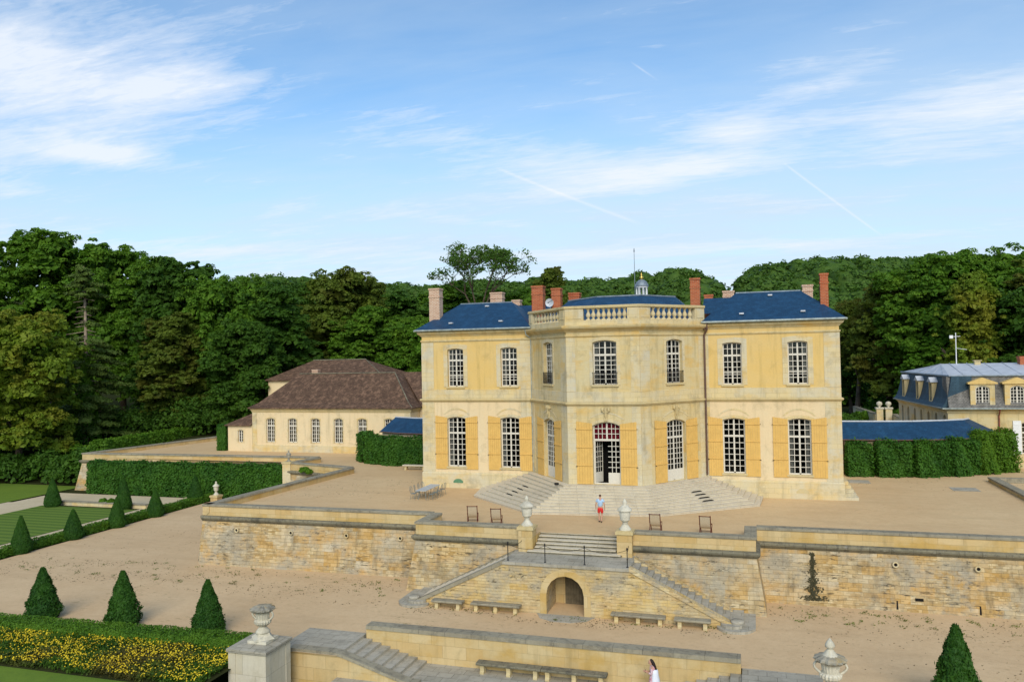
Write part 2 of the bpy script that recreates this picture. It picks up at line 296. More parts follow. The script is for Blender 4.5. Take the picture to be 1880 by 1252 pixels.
class MB:
    def __init__(s): s.v = []; s.f = []; s.sm = []
    def add(s, pts, faces, smooth=False):
        n = len(s.v); s.v += [Vector(p) for p in pts]; s.f += [[n+i for i in f] for f in faces]; s.sm += [smooth]*len(faces); return s
    def quad(s, *p): return s.add(p, [list(range(len(p)))])
    def box(s, x0, x1, y0, y1, z0, z1):
        p = [(x, y, z) for z in (z0, z1) for x, y in ((x0, y0), (x1, y0), (x1, y1), (x0, y1))]
        return s.add(p, [[0, 3, 2, 1], [4, 5, 6, 7], [0, 1, 5, 4], [1, 2, 6, 5], [2, 3, 7, 6], [3, 0, 4, 7]])
    def obox(s, fr, t0, t1, o0, o1, z0, z1):               # oriented on a wall frame
        p = [fr(t_, o_, z_) for z_ in (z0, z1) for t_, o_ in ((t0, o1), (t1, o1), (t1, o0), (t0, o0))]
        return s.add(p, [[0, 3, 2, 1], [4, 5, 6, 7], [0, 1, 5, 4], [1, 2, 6, 5], [2, 3, 7, 6], [3, 0, 4, 7]])
    def prism(s, poly, z0, z1, smooth=False):              # poly CCW
        n = len(poly); p = [(x, y, z0) for x, y in poly] + [(x, y, z1) for x, y in poly]
        s.add(p, [list(range(n))[::-1], [n+i for i in range(n)]]); return s.add(p, [[i, (i+1) % n, n+(i+1) % n, n+i] for i in range(n)], smooth)
    def lathe(s, cx, cy_, prof, n=16, z=0, smooth=True):
        p = []
        for r, h in prof: p += [(cx+r*math.cos(2*math.pi*i/n), cy_+r*math.sin(2*math.pi*i/n), z+h) for i in range(n)]
        f = []
        for k in range(len(prof)-1):
            for i in range(n): f.append([k*n+i, k*n+(i+1) % n, (k+1)*n+(i+1) % n, (k+1)*n+i])
        s.add(p, f, smooth); m_ = len(prof)-1
        s.add(p[m_*n:], [list(range(n))]); s.add(p[:n], [list(range(n))[::-1]]); return s
    def tube(s, a, b_, r, r2=None, n=6):
        a = Vector(a); b_ = Vector(b_); d = (b_-a).normalized(); u = d.orthogonal().normalized(); w = d.cross(u); r2 = r if r2 is None else r2
        p = [a+(u*math.cos(2*math.pi*i/n)+w*math.sin(2*math.pi*i/n))*r for i in range(n)] + [b_+(u*math.cos(2*math.pi*i/n)+w*math.sin(2*math.pi*i/n))*r2 for i in range(n)]
        s.add(p, [[i, (i+1) % n, n+(i+1) % n, n+i] for i in range(n)], True); return s.add(p, [list(range(n))[::-1], list(range(n, 2*n))])
    def path(s, pts, r, n=5):
        for a, b_ in zip(pts, pts[1:]): s.tube(a, b_, r, n=n)
        return s
    def sweep(s, path, prof, closed=False, smooth=False):
        """outward is to the right of the path direction; prof [(out,z)]"""
        P = [Vector(p) for p in path]; n = len(P); offs = []
        for i in range(n):
            def nrm(a, b_): d = (b_-a).normalized(); return Vector((d.y, -d.x))
            if closed: n0 = nrm(P[i-1], P[i]); n1_ = nrm(P[i], P[(i+1) % n])
            else: n0 = nrm(P[max(i-1, 0)], P[max(i, 1)]); n1_ = nrm(P[min(i, n-2)], P[min(i+1, n-1)])
            mdir = (n0+n1_); mdir = mdir/max(.2, (1+n0.dot(n1_))); offs.append(mdir)
        k = len(prof); p = []
        for i in range(n): p += [(P[i].x+offs[i].x*o, P[i].y+offs[i].y*o, z) for o, z in prof]
        f = []
        for i in range(n if closed else n-1):
            j = (i+1) % n
            for q in range(k-1): f.append([i*k+q, j*k+q, j*k+q+1, i*k+q+1])
        s.add(p, f, smooth)
        if not closed: s.add(p[:k], [list(range(k))]); s.add(p[-k:], [list(range(k))[::-1]])
        return s
    def build(s, name, mat, parent=None, world=True, label=None, smooth=False):
        o_ = wofs(parent) if (world and parent is not None) else Vector((0, 0, 0))
        me = bpy.data.meshes.new(name); me.from_pydata([tuple(v-o_) for v in s.v], [], s.f); me.update()
        if s.f: me.polygons.foreach_set('use_smooth', [bool(a or smooth) for a in s.sm])
        uvl = me.uv_layers.new(name='UVMap'); co = np.array([tuple(v) for v in s.v], float); data = np.zeros(len(me.loops)*2)
        for pl in me.polygons:
            nn = pl.normal
            if abs(nn.z) > .97: t_ = Vector((1, 0, 0)); b2 = Vector((0, 1, 0))
            else: t_ = Vector((-nn.y, nn.x, 0)).normalized(); b2 = nn.cross(t_)
            for li in pl.loop_indices:
                c_ = co[me.loops[li].vertex_index]; data[2*li] = c_[0]*t_.x+c_[1]*t_.y; data[2*li+1] = c_[0]*b2.x+c_[1]*b2.y+c_[2]*b2.z
        uvl.data.foreach_set('uv', data)
        for m_ in (mat if isinstance(mat, (list, tuple)) else [mat]): me.materials.append(m_)
        o = link(name, me, parent)
        if label: o['label'] = label
        return o
def offset_path(path, d):
    m_ = MB(); m_.sweep(path, [(d, 0), (d, 1)]); return [(m_.v[2*i].x, m_.v[2*i].y) for i in range(len(path))]
def frame(O, D):                                           # wall frame: t along, o outward, z up
    O = Vector((*O, 0)); D = Vector((*D, 0)).normalized(); N = Vector((D.y, -D.x, 0))
    return lambda t_, o_, z_: O + D*t_ + N*o_ + Vector((0, 0, z_))
def arc(t0, t1, zs, rise, n=8):                            # arch points from t1 to t0 (right to left)
    if rise <= 0: return [(t1, zs), (t0, zs)]
    w = (t1-t0)/2; R_ = (w*w+rise*rise)/(2*rise); cz = zs+rise-R_; a0 = math.asin(min(1, w/R_)) if rise <= w else math.pi-math.asin(min(1, w/R_))
    return [((t0+t1)/2+R_*math.sin(a0-2*a0*i/n), cz+R_*math.cos(a0-2*a0*i/n)) for i in range(n+1)]
def opening(t0, t1, z0, z1, rise): return [(t0, z0), (t1, z0)] + arc(t0, t1, z1-rise, rise)
def wall_with_openings(mb, fr, outer, holes, depth=.32):
    loops = [[Vector((a, b_, 0)) for a, b_ in outer]] + [[Vector((a, b_, 0)) for a, b_ in h] for h in holes]
    flat = [p for l in loops for p in l]; tris = tessellate_polygon(loops)
    fs = []
    for tr_ in tris:
        a, b_, c_ = (flat[i] for i in tr_)
        if abs((b_-a).cross(c_-a).z) < 1e-9: continue
        fs.append(list(tr_) if (b_-a).cross(c_-a).z > 0 else list(tr_)[::-1])
    mb.add([fr(p.x, 0, p.y) for p in flat], fs)
    for h in holes:
        n = len(h); mb.add([fr(a, 0, b_) for a, b_ in h]+[fr(a, -depth, b_) for a, b_ in h], [[(i+1) % n, i, n+i, n+(i+1) % n] for i in range(n)])
def band(mb, fr, inner, outer, o0, o1):                    # ring between two loops of equal length
    n = len(inner)
    mb.add([fr(a, o1, b_) for a, b_ in inner]+[fr(a, o1, b_) for a, b_ in outer], [[i, (i+1) % n, n+(i+1) % n, n+i][::-1] for i in range(n)])
    mb.add([fr(a, o0, b_) for a, b_ in outer]+[fr(a, o1, b_) for a, b_ in outer], [[i, (i+1) % n, n+(i+1) % n, n+i] for i in range(n)])
    mb.add([fr(a, o0, b_) for a, b_ in inner]+[fr(a, o1, b_) for a, b_ in inner], [[(i+1) % n, i, n+i, n+(i+1) % n] for i in range(n)])
def make_window(parent, fr, t0, t1, z0, z1, rise, rec=.22, half_cols=2, trans=None, rows=(2, 5), panel=0, curtain=None, red=False, skip_leaf=None, mat='frame', guard=False, label=None, simple=False):
    """a casement window or French window: frame mesh with glazing bars, a pane sheet as sub-part"""
    m_ = MB(); o0, o1 = -rec-.06, -rec; fw = .085; mid = (t0+t1)/2; b_ = .045
    op = opening(t0, t1, z0, z1, rise); ip = opening(t0+fw, t1-fw, z0+fw, z1-fw, rise*.9)
    band(m_, fr, ip, op, o0, o1)
    zt = trans if trans else z1-.01
    if trans: m_.obox(fr, t0+fw, t1-fw, o0, o1+.02, zt-.06, zt+.08)
    zb = z0+fw
    halves = [(t0+fw, mid-.055), (mid+.055, t1-fw)]
    def archz(t_): 
        if rise <= 0: return z1-fw
        w = (t1-t0)/2; R_ = (w*w+rise*rise)/(2*rise); return z1-R_+math.sqrt(max(0, R_*R_-(t_-mid)**2))-fw*.6
    m_.obox(fr, mid-.055, mid+.055, o0, o1, (zt if skip_leaf is not None else z0+.01), archz(mid))
    for hi, (a, c_) in enumerate(halves):
        ztop = zt-.06 if trans else z1-rise*.6
        if skip_leaf != hi:
            if panel: m_.obox(fr, a, c_, o0+.01, o1-.01, zb, zb+panel)
            for k in range(1, half_cols):
                t_ = a+(c_-a)*k/half_cols; m_.obox(fr, t_-b_/2, t_+b_/2, o0+.012, o1-.012, zb+panel, ztop if trans else archz(t_))
            for k in range(1, rows[1]):
                z_ = zb+panel+(ztop-zb-panel)*k/rows[1]; m_.obox(fr, a, c_, o0+.015, o1-.015, z_-b_/2, z_+b_/2)
            if guard:
                for z_ in (z0+.95, z0+.72): m_.obox(fr, a, c_, o0+.016, o1-.014, z_-.02, z_+.02)
        if trans:
            for k in range(1, half_cols):
                t_ = a+(c_-a)*k/half_cols; m_.obox(fr, t_-b_/2, t_+b_/2, o0+.012, o1-.012, zt+.08, archz(t_))
            for k in range(1, rows[0]):
                z_ = zt+.08+(z1-rise*.5-zt-.08)*k/rows[0]; m_.obox(fr, a, c_, o0+.015, o1-.015, z_-b_/2, z_+b_/2)
    w = m_.build('window', MT[mat], parent, label=label)
    g_ = MB(); og = (o0+o1)/2
    if skip_leaf is None: g_.add([fr(a, og, b2) for a, b2 in ip], [list(range(len(ip)))])
    else:
        a, c_ = halves[1-skip_leaf]; g_.add([fr(a, og, zb+panel), fr(c_, og, zb+panel), fr(c_, og, zt-.06), fr(a, og, zt-.06)], [[0, 1, 2, 3]])
        up_ = opening(t0+fw, t1-fw, zt+.08, z1-fw, rise*.9); g_.add([fr(p, og, q) for p, q in up_], [list(range(len(up_)))])
    g_.build('pane', MT['glass'], w)
    if curtain:
        cm = MB(); sides = {'L': [0], 'R': [1], 'B': [0, 1]}[curtain[0]]; wd = curtain[1]
        for sd_ in sides:
            a = t0+.05 if sd_ == 0 else t1-.05-wd; n = 14
            def cpt(i, z_):
                # gathers: folds in depth
                return fr(a+wd*i/n, -rec-.22+.035*math.sin(i*2.2), z_)
            p = [cpt(i, z0+.05) for i in range(n+1)]+[cpt(i, z1-.05) for i in range(n+1)]
            cm.add(p, [[i, i+1, n+2+i, n+1+i] for i in range(n)], True)
        cm.build('curtain', MT['curtain'], w)
    if red:
        cm = MB(); n = 20; p = []
        for z_ in (zt-.1, z1): p += [fr(t0+(t1-t0)*i/n, -rec-.15+.03*math.sin(i*1.9), z_) for i in range(n+1)]
        cm.add(p, [[i, i+1, n+2+i, n+1+i] for i in range(n)], True); cm.build('curtain', MT['redcurtain'], w, label='dark red blind in the upper lights')
    return w
def shutter(parent, fr, t0, t1, z0, z1, rise_side, out=.035, battens=(.0, .34, .66), label=None):
    m_ = MB(); n = 6; w = (t1-t0)/n
    for i in range(n):
        a = t0+w*i; top = z1-(.16*(i/n if rise_side < 0 else 1-i/n) if rise_side else 0)
        m_.obox(fr, a+.004, a+w-.004, out, out+.035, z0, top)
    for q in (.12, .41, .70):
        z_ = z1-(z1-z0)*q; m_.obox(fr, t0-.01, t1+.01, out+.035, out+.085, z_-.045, z_+.045)
    o = m_.build('shutter', MT['shutter'], parent, label=label)
    h_ = MB()
    for q in (.12, .72):
        z_ = z1-(z1-z0)*q; e = t1 if rise_side > 0 else t0; h_.obox(fr, e-.06, e+.06, out+.06, out+.075, z_-.02, z_+.02)
    h_.build('hinge', MT['iron'], o); return o
# ================================================================ SETTING
L = -3.6                                                    # level of the lower terrace
def smooth(a, b_, x): x = min(1, max(0, (x-a)/(b_-a))); return x*x*(3-2*x)
def hill_h(x, y):
    h = -3.66 + 3.6*smooth(14, 30, y)
    if y < -20 and x > -60: h = -3.66-3.2*smooth(-19, -23, y)*smooth(-60, -48, x)
    r_ = smooth(95, 215, y)
    prof = 31 + 1.5*math.sin(x*.02+1.2) + 1.2*math.sin(x*.05)
    dip = math.exp(-((x-3.5)/6)**2)*9
    h += r_*(prof-dip) + 10*smooth(260, 900, y)*0
    h += 9*smooth(-95, -170, x)*smooth(0, 60, y)
    return h
def ground():
    xs = sorted(set(list(np.arange(-160, 161, 5)) + [-3000, -1800, -1000, -600, -400, -300, -240, -200, 200, 240, 300, 400, 600, 1000, 1800, 3000]))
    ys = sorted(set(list(np.arange(-60, 261, 5)) + [-900, -400, -200, -120, -90, 280, 320, 400, 600, 1000, 1800, 3500]))
    V = [(x, y, hill_h(x, y)) for y in ys for x in xs]; n = len(xs)
    F = [(j*n+i, j*n+i+1, (j+1)*n+i+1, (j+1)*n+i) for j in range(len(ys)-1) for i in range(n-1)]
    o = link('ground', fastmesh('ground', V, F, MT['earth'], True)); tag(o, kind='structure'); return o
ground()
def sheet(name, polys, z, mat):
    m_ = MB()
    for p in polys: m_.add([(x, y, z) for x, y in p], [list(range(len(p)))])
    o = m_.build(name, mat); tag(o, kind='structure'); return o
R4 = lambda x0, x1, y0, y1: [(x0, y0), (x1, y0), (x1, y1), (x0, y1)]
# upper terrace top at z = 0
sheet('upper_terrace', [[(-27.2, -12.4), (-9.9, -12.4), (-9.9, 20), (-26.2, 20), (-26.2, 5.6)],
                        [(-9.9, -14.9), (-2.4, -14.9), (-2.4, 20), (-9.9, 20)], [(-2.4, -14.0), (2.45, -14.0), (2.45, 20), (-2.4, 20)],
                        [(2.45, -14.9), (9.9, -14.9), (9.9, 20), (2.45, 20)], R4(9.9, 75, -12.4, 20),
                        [(-34.2, 8.3), (-26.2, 5.8), (-26.2, 20), (-34.2, 20)], R4(-63, -34.2, 11.6, 20), R4(-63, 75, 20, 60)], 0.0, MT['sand'])
sheet('lower_terrace', [R4(-43.0, 75, -22.9, 12), R4(-43.0, -9.35, -26.1, -22.9), R4(9.35, 75, -34, -22.9)], L, MT['sand_low'])
sheet('garden_path', [R4(-47.3, -44.2, -34, 11), R4(-64, -47.3, 3.3, 9.0), R4(-64.5, -59, -34, 3.3)], L+.004, MT['path'])
sheet('lawn', [R4(-59, -47.3, -34, 2.4)], L+.03, MT['lawn'])
sheet('lawn', [R4(-95, -64.5, -34, 13)], L+.03, MT['grassfar'])
sheet('lawn', [R4(-44.2, -12.6, -40, -31.2)], L+.03, MT['grassfar'])
sheet('sunken_court', [R4(-9.4, 9.4, -28.5, -22.9)], -4.66, MT['stepgrey'])
sheet('flower_bed_soil', [R4(-44.2, -13.3, -31.2, -26.1)], L+.02, MT['earth'])
sheet('garden_path', [[(22.5, 22), (27.0, 22), (30.6, 100), (27.6, 100)]], .01, MT['path'])
# ================================================================ TERRACE WALLS
def coped_wall(name, label, path, zb=L-.05, batter=.5, holes=(), closed=False, cap_in=.62, corn=True):
    t = thing(name, label, 'wall', (*path[0], zb))
    MB().sweep(path, [(-.6, zb), (batter, zb), (.02, -.62), (-.6, -.62)]).build('wall', MT['rubble'], t)
    if corn:
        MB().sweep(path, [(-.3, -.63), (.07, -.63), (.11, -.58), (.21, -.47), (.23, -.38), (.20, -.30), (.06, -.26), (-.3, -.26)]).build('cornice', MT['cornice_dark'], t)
    MB().sweep(path, [(-cap_in+.06, -.05 if corn else -.05), (-cap_in+.06, .37), (0, .37), (0, -.25), (-.25, -.25)][::-1] if False else [(-.3, -.255), (0, -.255), (0, .37), (-cap_in+.05, .37), (-cap_in+.05, -.05)]).build('parapet', MT['parapet'], t)
    MB().sweep(path, [(-cap_in, .375), (.05, .375), (.06, .40), (.06, .50), (.03, .525), (-cap_in+.03, .525), (-cap_in, .50)]+[(-cap_in, .375)]).build('coping', MT['coping'], t)
    return t
def drain_rings(t, spots, slit=True):
    for x, y, z, bz in spots:
        m_ = MB(); n = 12; pts = []
        for k in range(n):
            a, b_ = 2*math.pi*k/n, 2*math.pi*(k+1)/n
            m_.tube((x+.13*math.cos(a), y-.05, z+.13*math.sin(a)), (x+.13*math.cos(b_), y-.05, z+.13*math.sin(b_)), .045)
        d = m_.build('drain_ring', MT['ashlar'], t)
        h = MB(); h.add([(x+.11*math.cos(2*math.pi*k/n), y-.03, z+.11*math.sin(2*math.pi*k/n)) for k in range(n)], [list(range(n))]); h.build('hole', MT['dark'], d)
        if slit:
            yw = lambda zq: y+.22-.02-.48*((-.62-zq)/3.03)-.014
            s_ = MB(); s_.add([(x-.05, yw(bz), bz), (x+.05, yw(bz), bz), (x+.04, yw(bz+.45), bz+.45), (x-.03, yw(bz+.45), bz+.45)], [[0, 1, 2, 3]]); s_.build('drain_slit', MT['dark'], t)
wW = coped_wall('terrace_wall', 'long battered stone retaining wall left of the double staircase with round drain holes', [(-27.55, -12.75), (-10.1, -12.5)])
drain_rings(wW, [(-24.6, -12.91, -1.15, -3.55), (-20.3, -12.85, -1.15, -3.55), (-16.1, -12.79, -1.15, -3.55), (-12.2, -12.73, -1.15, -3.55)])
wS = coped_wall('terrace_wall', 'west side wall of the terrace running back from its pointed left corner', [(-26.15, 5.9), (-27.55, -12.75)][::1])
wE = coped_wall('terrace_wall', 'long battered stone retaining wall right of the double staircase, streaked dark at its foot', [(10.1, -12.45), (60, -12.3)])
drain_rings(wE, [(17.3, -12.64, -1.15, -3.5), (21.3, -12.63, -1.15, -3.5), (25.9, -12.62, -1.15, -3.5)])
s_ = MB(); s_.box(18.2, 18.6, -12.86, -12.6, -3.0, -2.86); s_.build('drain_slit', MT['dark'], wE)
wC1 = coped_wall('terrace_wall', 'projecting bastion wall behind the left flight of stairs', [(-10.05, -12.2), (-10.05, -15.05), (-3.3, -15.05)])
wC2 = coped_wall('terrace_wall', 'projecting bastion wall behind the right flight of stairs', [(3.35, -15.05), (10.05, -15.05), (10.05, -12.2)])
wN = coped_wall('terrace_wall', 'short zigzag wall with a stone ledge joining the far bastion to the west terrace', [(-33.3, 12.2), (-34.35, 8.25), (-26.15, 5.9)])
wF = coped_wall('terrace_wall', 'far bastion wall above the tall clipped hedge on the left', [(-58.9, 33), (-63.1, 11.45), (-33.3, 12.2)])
def simple_wall(name, label, path, z0, z1, th=.5, mat='parapet', cop='coping', coph=.14, over=.06):
    t = thing(name, label, 'wall', (*path[0], z0))
    MB().sweep(path, [(0, z0), (0, z1-coph), (-th, z1-coph), (-th, z0)]).build('wall', MT[mat], t)
    MB().sweep(path, [(-th-over, z1-coph+.002), (over, z1-coph+.002), (over, z1), (-th-over, z1), (-th-over, z1-coph+.002)]).build('coping', MT[cop], t); return t
simple_wall('garden_wall', 'low stone wall behind the benches in the sunken court', [(-9.2, -23.3), (9.3, -23.3)], -4.7, -3.03, .55, coph=.2)
simple_wall('garden_kerb', 'low pale stone kerb at the far edge of the striped lawn', [(-57.5, 3.2), (-46.9, 3.2)], L-.05, -3.2, .35, coph=.1, mat='ashlar')
simple_wall('basin_kerb', 'grey stone kerb corner at the right edge of the upper terrace', [(27.6, 10.3), (27.9, -8)], -.05, .38, .5)
MB_ = MB(); MB_.box(27.65, 45, 9.8, 10.3, -.03, .375); 
tag(MB_.build('basin_kerb', MT['coping']), 'grey stone kerb running right from the kerb corner on the upper terrace', 'kerb')
# ================================================================ DOUBLE STAIRCASE
ST = thing('double_staircase', 'stone double staircase with an arched niche under its landing', 'staircase', (0, -17.8, L))
YF, YB, ZL = -17.8, -15.5, -.84
fr = frame((0, YF), (1, 0))
nst = 16; xl, xr = 3.55, 9.0; rise = (ZL-L)/nst; run = (xr-xl)/(nst-1)
arch = opening(-1.05, 1.05, L-.02, -1.47, 1.05)
def slope(x): return ZL-.16-(abs(x)-xl)*(ZL-L-.1)/(xr-xl) if abs(x) > xl else ZL-.16
mb = MB()
outer = [(-xr-.05, L-.06), (xr+.05, L-.06), (xr+.05, slope(xr)+.0), (xl, ZL-.16), (-xl, ZL-.16), (-xr-.05, slope(xr))]
wall_with_openings(mb, fr, outer, [opening(-1.05, 1.05, L+.0, -1.47, 1.05)], depth=2.2)
mb.build('wall', MT['rubble_fine'], ST)
am = MB(); band(am, fr, arch, opening(-1.42, 1.42, L-.02, -1.10, 1.42), -.01, .02); am.build('arch_surround', MT['parapet'], ST)
nb = MB(); nb.box(-1.05, 1.05, YF, YF+2.2, L-.1, L+.012); nb.build('niche_floor', MT['sand_low'], ST)
dm = MB()
for i in range(9): dm.box(-.45+i*.165, -.45+i*.165+.155, YF+1.98, YF+2.04, L, -1.3)
dm.build('door', plainmat('old_grey_wood', (.13, .105, .065), .85, .35, 3, bmp=.4), ST, label='weathered plank door at the back of the niche')
nb = MB(); nb.box(-1.3, 1.3, YF+2.1, YF+2.3, L, -1.2); nb.build('niche_back', MT['parapet'], ST)
for sgn, lab in ((-1, 'left flight of steps'), (1, 'right flight of steps')):
    fl = MB()
    for k in range(nst-1):
        xa = xl+run*k; xb = xa+run; zt = ZL-rise*(k+1)
        x0_, x1_ = (xa, xb) if sgn > 0 else (-xb, -xa); fl.box(x0_-.02*(sgn < 0), x1_+.02*(sgn > 0), YF+.40, YB-.02, zt-.9 if zt-.9 > L else L-.04, zt)
    fl.build('steps', MT['stepgrey' if sgn > 0 else 'step'], ST, label=lab)
    cm = MB()                                                # outer cheek coping and its inner twin
    for ya, yb in ((YF-.07, YF+.42), (YB-.38, YB+.05)):
        P = [(xl, ZL-.17), (xr+.1, slope(xr+.1)-.0), (xr+.1, slope(xr+.1)+.22), (xl-.02, ZL+.06)]
        pts = [(sgn*x, ya, z) for x, z in P]+[(sgn*x, yb, z) for x, z in P]
        f = [[0, 1, 2, 3], [7, 6, 5, 4], [0, 4, 5, 1], [1, 5, 6, 2], [2, 6, 7, 3], [3, 7, 4, 0]]
        cm.add(pts, f if sgn < 0 else [q[::-1] for q in f])
    cm.build('cheek_coping', MT['coping'] if sgn < 0 else MT['rubble_fine'], ST)
    fm = MB()                                                # rounded bottom steps
    def half(cx, r, z0, z1, xe):
        n = 14; pl = [(sgn*(cx+r*math.cos(-math.pi/2-0+math.pi*i/n*-1)), YF+.15+r*math.sin(-math.pi/2+math.pi*i/n*-1)) for i in range(0, 8)]
        pl += [(sgn*(cx-r*.72), YF+.9), (sgn*(cx-r*.72), YB+.1), (sgn*xe, YB+.1), (sgn*xe, YF+.15-r*.62)]
        out_ = []
        for i in range(13):
            a = math.radians(200+ i*10); out_.append((cx+r*math.cos(a), YF+.15+r*math.sin(a)))
        out_ += [(xe, YF-.05), (xe, YB+.05), (cx-r*.7, YB+.05)]
        out_ = [(sgn*x, y) for x, y in out_]
        fm.prism(out_ if sgn > 0 else out_[::-1], z0, z1)
    half(xr-.05, .98, L-.03, L+.13, xr+.95); half(xr-.2, .62, L+.13, L+.27, xr+.35)
    fm.build('rounded_step', MT['stepgrey'], ST)
    nm = MB(); nm.lathe(sgn*(xr+.05), YF+.15, [(.34, 0), (.34, .10), (.30, .15), (.1, .17)], 14, L+.27); nm.build('newel_block', MT['stepgrey'], ST)
lm = MB(); lm.box(-xl, xl, YF-.09, YB+1.0, ZL-.16, ZL); lm.build('landing', MT['stepgrey'], ST)
sk = MB(); sk.prism([(-1.6, YF-.02), (-1.25, YF-.75), (-.5, YF-1.15), (.5, YF-1.15), (1.3, YF-.75), (1.65, YF-.02)], L-.02, L+.02); sk.build('apron_slab', MT['stepgrey'], ST)
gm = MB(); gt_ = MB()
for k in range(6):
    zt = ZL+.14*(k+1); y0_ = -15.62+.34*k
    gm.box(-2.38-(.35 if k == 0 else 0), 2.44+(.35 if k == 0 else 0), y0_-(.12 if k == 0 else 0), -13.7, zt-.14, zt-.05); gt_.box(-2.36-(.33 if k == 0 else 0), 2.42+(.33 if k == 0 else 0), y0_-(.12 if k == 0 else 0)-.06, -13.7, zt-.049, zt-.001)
gm.build('risers', MT['cornice_dark'], ST, label='risers of the short upper steps, coloured dark for the shade under the nosings'); gt_.build('steps', MT['step'], ST, label='short upper steps between the two urn piers')  # riser blocks take a dark stone in place of the nosing shadow
MB().box(-3.3, -2.39, -14.68, -13.72, -.9, -.012).build('side_block', MT['parapet'], ST); MB().box(2.45, 3.4, -14.68, -13.72, -.9, -.012).build('side_block', MT['parapet'], ST)
RL = thing('chain_railing', 'black chain on four iron posts along the staircase landing', 'railing', (0, YF+.2, ZL))
px_ = [-3.3, -1.15, 1.08, 3.42]
for x in px_:
    m_ = MB(); m_.lathe(x, YF+.22, [(.07, 0), (.05, .03), (.026, .06), (.026, .40), (.036, .43), (.026, .46), (.026, .92), (.045, .95), (.05, 1.0), (.02, 1.05)], 8, ZL); m_.build('post', MT['iron'], RL)
m_ = MB()
def chain(a, b_, sag):
    pts = [Vector(a).lerp(Vector(b_), i/10)-Vector((0, 0, sag*4*(i/10)*(1-i/10))) for i in range(11)]; m_.path(pts, .013)
for a, b_ in zip(px_, px_[1:]): chain((a, YF+.22, ZL+.92), (b_, YF+.22, ZL+.92), .24)
chain((-3.3, YF+.22, ZL+.92), (-3.05, -15.3, ZL+.7), .2); chain((3.42, YF+.22, ZL+.92), (3.15, -15.3, ZL+.7), .2)
m_.build('chain', MT['iron'], RL)
# gate piers and urns
def pier(name, label, x, y, z0, z1, w, mat='parapet', cap='trim'):
    t = thing(name, label, 'pier', (x, y, z0)); h = w/2
    MB().box(x-h, x+h, y-h, y+h, z0, z1-.2).build('shaft', MT[mat], t)
    c_ = MB(); c_.prism([(x-h-.07, y-h-.07), (x+h+.07, y-h-.07), (x+h+.07, y+h+.07), (x-h-.07, y+h+.07)], z1-.2, z1-.03); c_.prism([(x-h, y-h), (x+h, y-h), (x+h, y+h), (x-h, y+h)], z1-.03, z1)
    c_.build('cap', MT[cap], t); return t
pier('gate_pier', 'square stone pier left of the short upper steps', -2.86, -15.1, -.86, .62, .86)
pier('gate_pier', 'square stone pier right of the short upper steps', 2.95, -15.1, -.86, .62, .86)
def urn_closed(label, x, y, z, s=1.0, group=None, mat='urn'):
    t = thing('stone_urn', label, 'urn', (x, y, z), group)
    MB().lathe(x, y, [(.34*s, 0), (.34*s, .08*s), (.28*s, .12*s), (.20*s, .24*s), (.13*s, .36*s), (.17*s, .41*s), (.12*s, .45*s)], 18, z).build('foot', MT[mat], t)
    MB().lathe(x, y, [(.12*s, .45*s), (.22*s, .50*s), (.29*s, .60*s), (.27*s, .64*s), (.29*s, .68*s), (.32*s, 1.02*s), (.30*s, 1.07*s)], 20, z).build('bowl', MT[mat], t)
    l_ = MB().lathe(x, y, [(.40*s, 1.07*s), (.42*s, 1.13*s), (.38*s, 1.19*s), (.26*s, 1.30*s), (.16*s, 1.38*s), (.09*s, 1.42*s), (.13*s, 1.50*s), (.11*s, 1.60*s), (.05*s, 1.70*s), (.01, 1.76*s)], 20, z).build('lid', MT[mat], t); return t
urn_closed('pale lidded stone urn on the pier left of the upper steps', -2.86, -15.1, .62)
urn_closed('pale lidded stone urn on the pier right of the upper steps', 2.95, -15.1, .62)
urn_closed('small white lidded urn at the end of the low hedge, far left', -42.7, 8.3, -3.0, .8)
pier('gate_pier', 'small square pedestal under the white urn at the end of the low hedge', -42.7, 8.3, L, -3.0, .8)
pier('gate_pier', 'stone pier at the corner of the zigzag wall in front of the tiled building', -34.2, 8.4, L, .58, .9, mat='ashlar')
urn_closed('weathered urn on the corner pier in front of the brown tiled building', -34.2, 8.4, .58, .62, mat='urn_dark')
# foreground piers and urns
def big_pier(label, x, y, ztop, w):
    t = thing('gate_pier', label, 'pier', (x, y, -7)); h = w/2
    MB().box(x-h, x+h, y-h, y+h, -7, ztop-.24).build('shaft', MT['pierblock'], t)
    p_ = MB()
    for sx_, sy_ in ((-1, -1), (1, -1), (1, 1), (-1, 1)):
        p_.box(x+sx_*(h-.16)-.19, x+sx_*(h-.16)+.19, y+sy_*(h-.16)-.19, y+sy_*(h-.16)+.19, -7, ztop-.26)
    p_.build('corner_pilaster', MT['pierblock'], t)
    c_ = MB(); o_ = h+.1; c_.add([(x-o_, y-o_, ztop-.24), (x+o_, y-o_, ztop-.24), (x+o_, y+o_, ztop-.24), (x-o_, y+o_, ztop-.24), (x-o_, y-o_, ztop-.1), (x+o_, y-o_, ztop-.1), (x+o_, y+o_, ztop-.1), (x-o_, y+o_, ztop-.1), (x-.45, y-.45, ztop), (x+.45, y-.45, ztop), (x+.45, y+.45, ztop), (x-.45, y+.45, ztop)],
        [[0, 3, 2, 1], [0, 1, 5, 4], [1, 2, 6, 5], [2, 3, 7, 6], [3, 0, 4, 7], [4, 5, 9, 8], [5, 6, 10, 9], [6, 7, 11, 10], [7, 4, 8, 11], [8, 9, 10, 11]])
    c_.build('cap', MT['stepgrey'], t); return t
